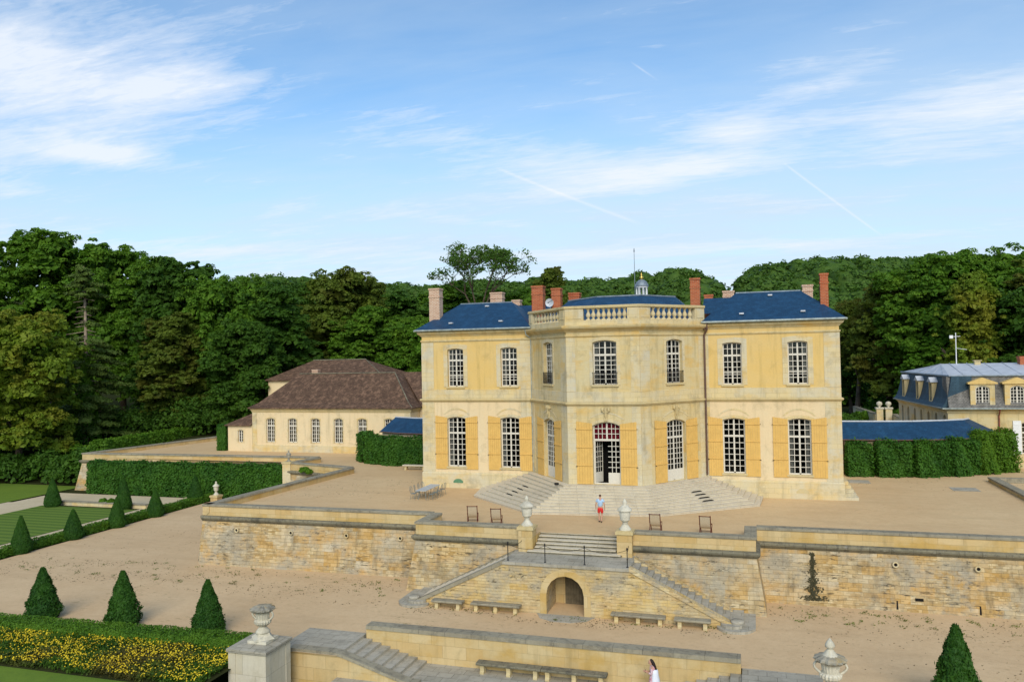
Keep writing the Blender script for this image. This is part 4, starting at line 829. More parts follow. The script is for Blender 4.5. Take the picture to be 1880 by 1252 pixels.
# ---------------------------------------------------------------- perron
PR = thing('perron_steps', 'wide pale stone steps spreading in facets below the pavilion doors', 'steps', (0, -8, 0))
nS = 10; rh = 1.44/nS; base = [(-6.55, .0), (-2.75, -5.07-.35), (2.75, -5.07-.35), (6.55, .0)]
pm = MB()
outer_ = [(-10.6, -1.6+.0), (-10.35, -3.5), (-4.2, -8.95), (4.0, -8.55), (10.5, -3.5), (10.9, -.6)]
inner_ = [(-7.0, -.1), (-6.9, -.5), (-2.85, -5.75), (2.95, -5.75), (6.9, -.5), (7.0, -.1)]
outer_ = [(-10.9, -.12), (-10.3, -3.7), (-4.5, -9.1), (3.9, -8.3), (10.35, -3.4), (10.6, -.12)]
for k in range(nS):
    q = k/(nS-1); P_ = [(o_[0]+(i_[0]-o_[0])*q, o_[1]+(i_[1]-o_[1])*q) for o_, i_ in zip(outer_, inner_)]
    poly = P_ + [(6.5, 0), (2.6, -5.0), (-2.6, -5.0), (-6.5, 0)]
    z0_ = rh*k-.02 if k else -.05
    # top ring and riser, built as sheets so nothing overlaps
    ztop = rh*(k+1); nn = len(P_)
    if k < nS-1:
        qn = (k+1)/(nS-1); Pn = [(o_[0]+(i_[0]-o_[0])*qn, o_[1]+(i_[1]-o_[1])*qn) for o_, i_ in zip(outer_, inner_)]
        # slightly under the next riser
        pm.add([(x, y, ztop) for x, y in P_]+[(x, y, ztop) for x, y in Pn], [[i, i+1, nn+i+1, nn+i] for i in range(nn-1)])
    else: pm.add([(x, y, ztop) for x, y in poly], [[0, 1, 8, 9] if False else [0, 1, 2, 8, 9], [2, 3, 7, 8], [3, 4, 5, 6, 7]])
    pm.add([(x, y, ztop-rh-.02) for x, y in P_]+[(x, y, ztop-.045) for x, y in P_], [[i, i+1, nn+i+1, nn+i] for i in range(nn-1)])
    nose = offset_path(P_, .03)
    pm.add([(x, y, ztop-.045) for x, y in P_]+[(x, y, ztop-.045) for x, y in nose]+[(x, y, ztop) for x, y in nose]+[(x, y, ztop) for x, y in P_], [[i+a, i+1+a, nn+i+1+a, nn+i+a] for a in (0, nn, 2*nn) for i in range(nn-1)])
pm.build('steps', MT['step'], PR)
vm = MB()
for sg, cx_, cy_ in ((-1, -7.15, -4.0), (1, 7.15, -3.7)):   # dark crescent cellar lights cut in the risers
    for k in range(4):
        q = (k+2.2)/(nS-1); 
        a = Vector(outer_[1 if sg < 0 else 4]).lerp(Vector(inner_[1 if sg < 0 else 4]), (k+3)/(nS-1)); b_ = Vector(outer_[2 if sg < 0 else 3]).lerp(Vector(inner_[2 if sg < 0 else 3]), (k+3)/(nS-1))
        if sg < 0: fv = frame(a, b_-a)
        else: fv = frame(b_, a-b_)
        ln = (b_-a).length; c_ = ln*.38 if sg < 0 else ln*.60; zt = rh*(k+4)-.05; n = 10
        low = [fv(c_-.55+1.1*i/n, .012, zt-.095) for i in range(n+1)]; upq = [fv(c_-.55+1.1*i/n, .012+.0*i, zt-.095+.14*(1-abs(2*i/n-1)**2)) for i in range(n+1)]
        vm.add(low+upq, [[i, i+1, n+2+i, n+1+i] for i in range(n)])
vm.build('cellar_light', MT['dark'], PR)
# ================================================================ OUTBUILDINGS
def plain_window(parent, f_, c_, w, z0, z1, rise=.12, cols=2, rows=(2, 5), trans=None, d=.14, sur='ashlar'):
    make_window(parent, f_, c_-w, c_+w, z0, z1, rise, rec=.16, half_cols=cols, trans=trans, rows=rows)
    if d: m_ = MB(); band(m_, f_, opening(c_-w, c_+w, z0, z1, rise), opening(c_-w-d, c_+w+d, z0-.05, z1+d, rise*1.3), -.004, .03); m_.build('window_surround', MT[sur], parent)
OR = thing('outbuilding', 'long cream single-storey building with a steep brown tiled hipped roof left of the chateau', 'building', (-36, 24, 0))
FO = frame((0, 19.5), (1, 0)); m_ = MB(); ocs = [-43.75, -40.85, -37.85, -34.9, -31.9, -28.6]
wall_with_openings(m_, FO, [(-46.2, -.1), (-26.0, -.1), (-26.0, 5.0), (-46.2, 5.0)], [opening(c-.55, c+.55, 1.12, 3.88, .15) for c in ocs], .22)
m_.add([(-46.2, 31, -.1), (-46.2, 19.5, -.1), (-46.2, 19.5, 5), (-46.2, 31, 5)], [[0, 1, 2, 3]]); m_.add([(-26, 19.5, -.1), (-26, 31, -.1), (-26, 31, 5), (-26, 19.5, 5)], [[0, 1, 2, 3]]); m_.add([(-26, 31, -.1), (-46.2, 31, -.1), (-46.2, 31, 5), (-26, 31, 5)], [[0, 1, 2, 3]])
m_.add([(-46, 20.8, 0), (-26.2, 20.8, 0), (-26.2, 20.8, 5), (-46, 20.8, 5)], [[0, 1, 2, 3]])
m_.build('wall', MT['plaster_lo'], OR)
for c in ocs: plain_window(OR, FO, c, .55, 1.12, 3.88, trans=3.0, rows=(2, 4))
MB().sweep([(-46.2, 31), (-46.2, 19.5), (-26, 19.5)], [(0, -.1), (.07, -.1), (.07, .75), (0, .8)]).build('plinth', MT['ashlar'], OR)
MB().sweep([(-46.2, 31), (-46.2, 19.5), (-26, 19.5), (-26, 31)], [(0, 4.55), (.05, 4.6), (.12, 4.8), (.22, 4.95), (.22, 5.0), (0, 5.0)]).build('cornice', MT['trim'], OR)
m_ = MB(); m_.obox(FO, -46.2, -45.6, 0, .04, .8, 4.55); m_.obox(FO, -26.7, -26.0, 0, .04, .8, 4.55); m_.build('pilaster', MT['ashlar'], OR)
RO = hip(OR, -46.6, -25.6, 19.1, 31.4, 5.12, 8.85, -43.0, -30.2, 24.6, MT['tile'], flare=.32)
m_ = MB()
for a, b_ in (((-46.6, 19.1, 5.14), (-43.0, 24.6, 8.88)), ((-25.6, 19.1, 5.14), (-30.2, 24.6, 8.88)), ((-43, 24.6, 8.9), (-30.2, 24.6, 8.9))):
    if a[0] != -46.6: m_.tube(a, (a[0]+(b_[0]-a[0])*.22, a[1]+(b_[1]-a[1])*.22, a[2]+(b_[2]-a[2])*.15), .05) if a[0] == -25.6 else None; m_.tube(a if a[0] != -25.6 else (a[0]+(b_[0]-a[0])*.22, a[1]+(b_[1]-a[1])*.22, a[2]+(b_[2]-a[2])*.15), b_, .07)
m_.build('ridge_cap', MT['cornice_dark'], RO)
chimney(RO, -38.2, 27.3, .9, .7, 7.5, 8.9, 'brick_pale') if False else None
AN = thing('lean_to', 'small low annex with a tiled lean-to roof at the left end of the long building', 'building', (-47.9, 22, 0))
m_ = MB(); wall_with_openings(m_, FO, [(-49.6, -.1), (-46.25, -.1), (-46.25, 3.05), (-49.6, 3.05)], [opening(-48.2, -47.5, 1.05, 2.5, .1)], .2)
m_.add([(-49.6, 27, -.1), (-49.6, 19.5, -.1), (-49.6, 19.5, 3.05), (-49.6, 27, 3.05)], [[0, 1, 2, 3]]); m_.add([(-49.4, 20.6, 0), (-46.3, 20.6, 0), (-46.3, 20.6, 3), (-49.4, 20.6, 3)], [[0, 1, 2, 3]]); m_.build('wall', MT['plaster_lo'], AN)
plain_window(AN, FO, -47.85, .35, 1.05, 2.5, .1, cols=1, rows=(2, 4))
m_ = MB(); m_.add([(-49.9, 19.2, 3.08), (-46.25, 19.2, 3.08), (-46.25, 22.6, 4.95), (-49.9, 27.3, 3.08), (-46.25, 27.3, 3.08)], [[0, 1, 2], [0, 2, 3], [3, 2, 4]]); m_.add([(-49.9, 19.2, 2.98), (-46.25, 19.2, 2.98), (-46.25, 19.2, 3.08), (-49.9, 19.2, 3.08)], [[0, 1, 2, 3]]); m_.build('roof', MT['tile'], AN)
BB = thing('outbuilding', 'cream building with a brown hipped roof standing behind the long tiled building', 'building', (-48, 44, 0))
m_ = MB(); m_.sweep([(-56.6, 38), (-38.3, 38), (-38.3, 49), (-56.6, 49)], [(0, -.1), (0, 7.7)], closed=True); m_.build('wall', MT['plaster_lo'], BB)
RB = hip(BB, -57.1, -37.8, 37.6, 49.4, 7.75, 10.45, -52.2, -43.6, 43, MT['tile']); m_ = MB(); m_.tube((-50.9, 37.7, 7.8), (-52.2, 43, 10.5), .08) if False else m_.tube((-43.6, 43, 10.5), (-37.9, 37.7, 7.85), .06); m_.tube((-52.2, 43, 10.5), (-43.6, 43, 10.5), .08); m_.build('ridge_cap', MT['cornice_dark'], RB)
chimney(RB, -49.2, 38.7, .9, .7, 7.6, 9.3, 'brick_pale')
CC = thing('outbuilding', 'brown tiled building tucked between the long cream building and the chateau', 'building', (-24, 26, 0))
FC = frame((0, 22.0), (1, 0)); m_ = MB(); wall_with_openings(m_, FC, [(-25.98, -.1), (-15, -.1), (-15, 5.0), (-25.98, 5.0)], [opening(-24.9, -24.1, 2.6, 3.5, .38)], .3); m_.build('wall', MT['plaster_lo'], CC)
m_ = MB(); m_.add([(-25.55, 21.6, 5.1), (-13, 21.6, 5.1), (-13, 26.5, 8.9), (-30.1, 26.5, 8.9), (-25.55, 31.3, 5.1), (-13, 31.3, 5.1)], [[0, 1, 2, 3], [3, 2, 5, 4]]); RCc = m_.build('roof', MT['tile'], CC); chimney(RCc, -27.2, 27.4, 1.0, .7, 8.0, 9.25, 'brick_red')
m_ = MB(); m_.box(-24.8, -24.2, 22.3, 22.4, 2.5, 3.5); m_.build('round_window', MT['dark'], CC)
# curved blue-roofed galleries either side
def gallery(label, path, sg):
    t = thing('gallery', label, 'building', (*path[0], 0)); p_ = path if sg > 0 else path[::-1]
    m_ = MB(); m_.sweep(p_, [(-3.6, -.1), (0, -.1), (0, 2.8), (-3.6, 2.8)]); m_.build('wall', MT['plaster_lo'], t)
    m_ = MB(); m_.sweep(p_, [(-3.9, 2.86), (-3.9, 2.95), (-1.8, 4.30), (.32, 2.98), (.32, 2.88)]); r_ = m_.build('roof', MT['slate'], t)
    m_ = MB(); rp = offset_path(p_, -1.8); m_.path([(x, y, 4.32) for x, y in rp], .075, 6); m_.build('ridge_cap', MT['zinc'], r_)
    gp = offset_path(p_, .36); m_ = MB(); m_.path([(x, y, 2.93) for x, y in gp], .06, 6); m_.build('gutter', MT['copper'], r_); return t
GR = gallery('curved gallery with a blue slate roof joining the chateau to the mansard-roofed building', [(16.02, 12.7), (20, 12.75), (23.5, 13.15), (26.3, 14.2), (28.7, 15.6), (30.2, 17.9)], 1)
m_ = MB(); m_.path([(17.35, 12.45, 2.8), (17.35, 12.6, 2.5), (17.35, 12.6, 0)], .05, 6); m_.build('downpipe', MT['copper'], GR)
GL = gallery('short blue-roofed gallery behind the clipped hedge left of the chateau', [(-16.02, 13.3), (-21.5, 13.35), (-24.6, 13.9), (-27.3, 15.2)], -1)
# mansard building
MS = thing('mansard_building', 'pale building on the right with grey and blue mansard roof and pedimented dormers', 'building', (30, 22, 0))
C0, C1 = (26.5, 18.0), (25.0, 33.2); FS = frame(C1, (C0[0]-C1[0], C0[1]-C1[1])); LS = math.hypot(1.5, 15.2); FM = frame((0, 18), (1, 0))
m_ = MB(); sdx = [LS-t_ for t_ in (13.9, 11.9, 9.7, 7.6, 5.4, 3.2, .9)]
wall_with_openings(m_, FS, [(0, -.1), (LS, -.1), (LS, 5.2), (0, 5.2)], [opening(t_-.33, t_+.33, 2.4, 4.6, .3) for t_ in sdx if t_ > .4 and t_ < LS-.4], .25)
m_.build('wall', MT['ashlar'], MS, label='grey side wall with arched openings')
m_ = MB(); m_.add([FS(.2, -.26, 1), FS(LS-.2, -.26, 1), FS(LS-.2, -.26, 5), FS(.2, -.26, 5)], [[0, 1, 2, 3]]); m_.build('blind_panel', plainmat('brown_blind_panel', (.16, .12, .08), .9, .3, 2), MS)
m_ = MB(); wall_with_openings(m_, FM, [(26.5, -.1), (62, -.1), (62, 5.2), (26.5, 5.2)], [opening(32.15, 33.35, 1.3, 4.05, .12), opening(37.15, 38.35, 1.3, 4.05, .12)], .25); m_.add([(26.9, 19.3, 0), (60, 19.3, 0), (60, 19.3, 5), (26.9, 19.3, 5)], [[0, 1, 2, 3]]); m_.build('wall', MT['ashlar_gold'], MS)
for x in (32.75, 37.75):
    plain_window(MS, FM, x, .6, 1.3, 4.05, .12, cols=2, rows=(2, 5), trans=3.1)
    for a, b_ in ((x-1.25, x-.62), (x+.62, x+1.25)): m_ = MB(); m_.obox(FM, a, b_, .03, .08, 1.25, 4.15); [m_.obox(FM, a+.03, b_-.03, .08, .10, z_, z_+.08) for z_ in (1.5, 2.6, 3.8)]; m_.build('shutter', MT['white'], MS)
mp = [C1, C0, (62, 18)]
MB().sweep(mp, [(0, 4.75), (.06, 4.8), (.10, 4.95), (.30, 5.1), (.34, 5.22), (0, 5.22)]).build('cornice', MT['ashlar_gold'], MS)
prof = [(.50, 5.24), (.46, 5.30), (.22, 5.62), (.02, 6.1), (-.15, 6.8), (-.30, 7.5), (-.38, 8.0)]
RS = MB().sweep([C1, C0], prof+[(-2, 8.0), (-2, 5.24)]).build('mansard_roof', MT['slate_side'], MS, label='blue slate side slope of the mansard roof')
RF = MB().sweep([(C0[0]+.02, 18), (62, 18)], prof+[(-2, 8.0), (-2, 5.24)]).build('mansard_roof', MT['slate_grey'], MS, label='worn grey slate front slope of the mansard roof')
ip = offset_path(mp, -.30); m_ = MB()
a, b_, c_ = (*ip[0], 8.04), (*ip[1], 8.04), (62, ip[2][1], 8.04); ap = (27.6, 25.5, 9.0); ae_ = (62, 25.5, 9.15); bk = (25.6, 34, 8.04)
m_.add([a, b_, c_, ap, ae_, (62, 33, 8.04)], [[0, 1, 3], [1, 2, 4, 3], [0, 3, 4, 5]]); mid_ = m_
for k in range(22):                                          # standing seams
    x = 28.0+k*1.5; m_.tube((x+.6*0, ip[1][1]+.02, 8.06), (x+.3, 25.5, 9.06), .03, n=4)
for k in range(5):
    q = (k+.5)/5; m_.tube(Vector(a).lerp(Vector(b_), q)+Vector((0, 0, .02)), Vector(ap).lerp(Vector(b_), 0)+Vector((0, 0, .02)), .022, n=4)
ZR = m_.build('zinc_roof', MT['zinc'], MS)
MB().sweep(mp, [(-.44, 7.98), (-.26, 7.98), (-.22, 8.05), (-.26, 8.12), (-.44, 8.12)]).build('lead_curb', MT['lead'], MS)
MB().sweep(mp, [(.44, 5.16), (.58, 5.18), (.58, 5.28), (.44, 5.28)]).build('gutter', MT['gutter'], MS)
m_ = MB(); m_.path([(30.45, 17.5, 5.15), (30.45, 17.72, 4.8), (30.45, 17.88, 4.6), (30.45, 17.88, 0)], .06, 8); m_.build('downpipe', MT['redpipe'], MS)
for x in (29.2, 31.85, 35.6, 39.4, 43.2):
    d = bpy.data.objects.new('dormer', None); COL.objects.link(d); d.parent = MS; d.location = Vector((x, 17.9, 5.3))-MS.location
    FDm = frame((0, 17.72), (1, 0)); m_ = MB(); wall_with_openings(m_, FDm, [(x-.95, 5.3), (x+.95, 5.3), (x+.95, 7.35), (x-.95, 7.35)], [opening(x-.55, x+.55, 5.55, 7.2, .22)], .2)
    m_.add([FDm(x-.95, 0, 5.3), FDm(x-.95, 0, 7.35), FDm(x-.95, -1.2, 7.35), FDm(x-.95, -1.2, 5.3)], [[3, 2, 1, 0][::-1]]); m_.add([FDm(x+.95, 0, 5.3), FDm(x+.95, 0, 7.35), FDm(x+.95, -1.2, 7.35), FDm(x+.95, -1.2, 5.3)], [[3, 2, 1, 0]])
    m_.build('dormer_wall', MT['ashlar_gold'], d)
    p_ = MB(); p_.add([FDm(x+a, o, z) for o in (.14, -1.3) for a, z in ((-1.15, 7.35), (1.15, 7.35), (1.15, 7.47), (0, 7.92), (-1.15, 7.47))], [[0, 1, 2, 3, 4], [9, 8, 7, 6, 5], [0, 5, 6, 1], [1, 6, 7, 2], [2, 7, 8, 3], [3, 8, 9, 4], [4, 9, 5, 0]]); p_.build('pediment', MT['plaster_up'], d)
    f2 = lambda t_, o_, z_, F=FDm: F(t_, o_, z_)
    w_ = make_window(d, FDm, x-.55, x+.55, 5.55, 7.2, .22, rec=.1, half_cols=2, rows=(2, 5))
for t_ in (LS-12.6, LS-7.9, LS-3.9):
    d = bpy.data.objects.new('dormer', None); COL.objects.link(d); d.parent = MS; c_ = FS(t_, 0, 5.6); d.location = c_-MS.location
    m_ = MB(); m_.obox(FS, t_-.42, t_-.30, -.5, .22, 5.7, 7.25); m_.obox(FS, t_+.30, t_+.42, -.5, .22, 5.7, 7.25); m_.obox(FS, t_-.42, t_+.42, -.5, .24, 7.25, 7.4); m_.obox(FS, t_-.42, t_+.42, -.5, .24, 5.55, 5.7); m_.build('dormer_wall', MT['trim'], d)
    m_ = MB(); m_.add([FS(t_+a, o, z) for o in (.36, -.9) for a, z in ((-.58, 7.4), (.58, 7.4), (0, 7.85))], [[0, 1, 2], [5, 4, 3], [1, 4, 5, 2], [2, 5, 3, 0], [0, 3, 4, 1]]); m_.build('dormer_roof', MT['zinc'], d)
    m_ = MB(); m_.obox(FS, t_-.3, t_+.3, -.1, .02, 5.7, 7.25); m_.build('shutter', plainmat('ochre_brown_wood', (.30, .19, .08), .8, .2, 3), d)
chimney(ZR, 34.4, 24.6, .9, .9, 8.6, 9.75, 'brick_red'); m_ = MB(); m_.box(30.3, 30.8, 24.6, 25, 8.9, 9.25); m_.box(30.2, 30.9, 24.5, 25.1, 9.25, 9.32); m_.build('roof_vent', MT['trim'], ZR)
m_ = MB(); m_.tube((28.9, 25.3, 8.9), (28.9, 25.3, 12.0), .05, .04); m_.tube((28.4, 25.3, 11.6), (29.3, 25.3, 11.65), .025); m_.tube((28.9, 25.2, 10.5), (29.8, 25.2, 10.35), .02); m_.box(28.35, 28.65, 25.2, 25.35, 11.45, 11.75); m_.build('antenna_mast', MT['white'], MS)
for x, lb in ((26.1, 'stone gate pillar with a ball urn on the path behind the gallery, the left one'), (27.2, 'stone gate pillar with a ball urn on the path behind the gallery, nearer the mansard building')):
    t = thing('gate_pillar', lb, 'pillar', (x, 55, 0), 'pair of gate pillars behind the gallery'); MB().box(x-.4, x+.4, 54.6, 55.4, -.05, 2.55).build('shaft', MT['ashlar'], t); m_ = MB(); m_.box(x-.5, x+.5, 54.5, 55.5, 2.552, 2.75); m_.lathe(x, 55, [(.15, 2.75), (.12, 2.85), (.36, 3.1), (.38, 3.25), (.3, 3.45), (.05, 3.55)], 12); m_.build('urn_top', MT['urn'], t)
simple_wall('garden_wall', 'old stone wall between the gate pillars and the mansard building', [(27.7, 55), (27.2, 36)], -.05, 1.9, .5, mat='ashlar')
simple_wall('garden_wall', 'old stone wall running back from the left gate pillar', [(24.5, 70), (25.6, 55.2)], -.05, 1.9, .5, mat='ashlar')
BR = thing('barn', 'small brown stone barn with a dark opening half hidden under the trees behind the chateau', 'barn', (40, 118, hill_h(40, 118)))
zb_ = hill_h(40, 118)-.5; m_ = MB(); m_.box(34, 48, 118, 126, zb_, zb_+5.5); m_.build('wall', plainmat('brown_field_stone', (.28, .21, .13), .9, .25, 1), BR); m_ = MB(); m_.box(38.5, 43.5, 117.9, 118.05, zb_+1.5, zb_+4); m_.build('opening', MT['dark'], BR)
m_ = MB(); m_.add([(33.5, 117.5, zb_+5.5), (48.5, 117.5, zb_+5.5), (48.5, 122, zb_+7.5), (33.5, 122, zb_+7.5), (48.5, 126.5, zb_+5.5), (33.5, 126.5, zb_+5.5)], [[0, 1, 2, 3], [3, 2, 4, 5]]); m_.build('roof', MT['tile'], BR)
# ================================================================ FOLIAGE
rng = np.random.default_rng(11)
def leaves(P, N, size, jit=.7, asp=.55, droop=0.0):
    """one rhombic leaf (quad) per point; P,N (n,3); returns V,F"""
    n = len(P); Nn = N + rng.normal(0, jit, (n, 3)); Nn /= np.linalg.norm(Nn, axis=1, keepdims=True)+1e-9
    a = rng.normal(0, 1, (n, 3)); a[:, 2] -= droop; T = np.cross(Nn, a); T /= np.linalg.norm(T, axis=1, keepdims=True)+1e-9; B = np.cross(Nn, T)
    s = size*(.6+.8*rng.random((n, 1))); T = T*s; B = B*s*asp
    V = np.stack([P-T, P-B*1.0+T*.15, P+T, P+B+T*.15], 1).reshape(-1, 3); return V, np.arange(4*n).reshape(n, 4)
def ico_pts(n):
    v = rng.normal(0, 1, (n, 3)); return v/np.linalg.norm(v, axis=1, keepdims=True)
def clump_leaves(C, Rr, per, size, jit=.6, up=.35, sq=.75, asp=.55):
    """C (k,3), Rr (k,)"""
    k = len(C); D = ico_pts(k*per); D[:, 2] = np.where(D[:, 2] < -.25, -D[:, 2], D[:, 2]); r_ = (Rr.repeat(per)*(.72+.36*rng.random(k*per)))[:, None]
    P = C.repeat(per, 0) + D*r_*np.array([1, 1, sq]); N = D + np.array([0, 0, up]); return leaves(P, N, size, jit, asp)
ICO_V = None
def ico():
    global ICO_V
    if ICO_V is None:
        import bmesh; bm = bmesh.new(); bmesh.ops.create_icosphere(bm, subdivisions=2, radius=1); ICO_V = (np.array([v.co[:] for v in bm.verts]), np.array([[v.index for v in f.verts] for f in bm.faces])); bm.free()
    return ICO_V
def core_quads(C, Rr, k=.72, sq=.75):
    v, f = ico(); Vs, Fs = [], []
    for i, (c, r_) in enumerate(zip(C, Rr)): Vs.append(v*np.array([1, 1, sq])*r_*k*(1+.12*rng.normal(size=(len(v), 1)))+c); Fs.append(f+i*len(v))
    F = np.concatenate(Fs); return np.concatenate(Vs), np.concatenate([F, F[:, 2:3]], 1)
def merge(*vf):
    V, F, o = [], [], 0
    for v, f in vf: V.append(v); F.append(f+o); o += len(v)
    return np.concatenate(V), np.concatenate(F)
def tri_safe(name, VF, mat):
    V, F = VF; me = bpy.data.meshes.new(name); V = V.astype(np.float32)
    tri = F[:, 2] == F[:, 3]; lens = np.where(tri, 3, 4); starts = np.concatenate([[0], np.cumsum(lens)[:-1]]).astype(np.int32)
    idx = np.concatenate([F, np.zeros((len(F), 0), int)], 1); mask = np.ones_like(F, bool); mask[tri, 3] = False; flat = F[mask].astype(np.int32)
    me.vertices.add(len(V)); me.vertices.foreach_set('co', V.ravel()); me.loops.add(len(flat)); me.loops.foreach_set('vertex_index', flat)
    me.polygons.add(len(F)); me.polygons.foreach_set('loop_start', starts); me.update(calc_edges=True); me.materials.append(mat); return me
def crown_proto(name, W_, H, kind, seed, nclump=760, per=84, leaf=.20):
    """broadleaf crown; base at z=0, height H, width W_; many small leaf clumps carried on a few big lobes"""
    global rng; rng = np.random.default_rng(seed); C, Rr = [], []
    lobes = []
    nl = 22
    for i in range(nl):
        th = i*2.4+rng.random()*.8; zf = .10+.82*((i+.5)/nl)
        if kind == 'tall': env = 1-abs(zf-.42)**1.6*1.5
        elif kind == 'dome': env = math.sqrt(max(.05, 1-(max(zf-.35, 0)/.66)**2))
        elif kind == 'cone': env = 1.05-zf*.85
        else: env = math.sqrt(max(.05, 1-(abs(zf-.5)/.55)**2))
        env = max(.18, env); rr = W_/2*env*(.55+.32*rng.random()); lobes.append((rr*math.cos(th), rr*math.sin(th), zf*H, W_*(.12+.07*rng.random())))
    inner = [(0, 0, H*z, W_*(.27 if kind != 'cone' else .10+.2*(1-z))) for z in (.25, .42, .6, .76)]
    lobes += [(rng.normal(0, W_*.05), rng.normal(0, W_*.05), H*.9, W_*.13)] + inner
    ar = np.array([l[3]**2 for l in lobes]); ar /= ar.sum()
    for (x, y, z, r_), a_ in zip(lobes, ar):
        k = max(6, int(nclump*a_)); D = ico_pts(k); D[:, 2] = np.where(D[:, 2] < -.5, -D[:, 2], D[:, 2])
        for d_ in D:
            q = .82+.34*rng.random(); C.append((x+d_[0]*r_*q, y+d_[1]*r_*q, z+d_[2]*r_*q*.85)); Rr.append(W_*(.020+.038*rng.random()))
    for _ in range(26):                                     # stray sprays that break the outline
        th = rng.random()*6.28; zf = .25+.58*rng.random(); e = .86*math.sqrt(max(.03, 1-(abs(zf-.5)/.6)**2)); C.append((W_/2*e*1.05*math.cos(th), W_/2*e*1.05*math.sin(th), zf*H*1.02)); Rr.append(W_*.035)
    C = np.array(C); Rr = np.array(Rr); L_ = np.array(lobes)
    v1 = clump_leaves(C, Rr, per, leaf, .5, .75, .6); v2 = clump_leaves(L_[:, :3], L_[:, 3]*.78, 420, .42, .7, .3, .8, .6)
    return tri_safe(name, merge(v1, v2), MT['leaf_mid'])
CR = {'A': crown_proto('crown', 17, 22, 'oval', 1), 'B': crown_proto('crown', 14, 24, 'tall', 2), 'C': crown_proto('crown', 18, 20, 'dome', 3), 'D': crown_proto('crown', 13, 22, 'tall', 4), 'E': crown_proto('crown', 12, 17, 'cone', 5, leaf=.18)}
DIM = {'A': (17, 22), 'B': (14, 24), 'C': (18, 20), 'D': (13, 22), 'E': (12, 17)}
def trunk_mesh(H, r_, seed, limbs=5, mat='bark'):
    rr = random.Random(seed); m_ = MB(); p = Vector((0, 0, -.5)); pts = [p]
    for k in range(4): p = p+Vector((rr.uniform(-.35, .35), rr.uniform(-.35, .35), H/4+.12)); pts.append(p)
    for i in range(4): m_.tube(pts[i], pts[i+1], r_*(1-.2*i), r_*(1-.2*(i+1)), 8)
    for i in range(limbs):
        a = rr.random()*6.28; s_ = pts[2].lerp(pts[3], rr.random()); e = s_+Vector((math.cos(a)*H*.3, math.sin(a)*H*.3, H*.28)); m_.tube(s_, e, r_*.4, r_*.15, 6)
    return m_
def tree(name, label, kind, x, y, W_, ztop, mat, low=.16, group='trees of the wood beyond the gardens', rz=0, z0=None):
    z0 = hill_h(x, y) if z0 is None else z0; H = ztop-z0; t = thing(name, label, 'tree', (x, y, z0), group)
    ch = H*(1-low); dw, dh = DIM[kind]
    c = link('crown', CR[kind], t); c.location = (0, 0, H*low); c.scale = (W_/dw, W_/dw, ch/dh); c.rotation_euler = (0, 0, rz)
    c.material_slots[0].link = 'OBJECT'; c.material_slots[0].material = MT[mat]
    trunk_mesh(H*.55, .28+H*.012, int(abs(x*7+y))).build('trunk', MT['bark'], t, world=False); return t
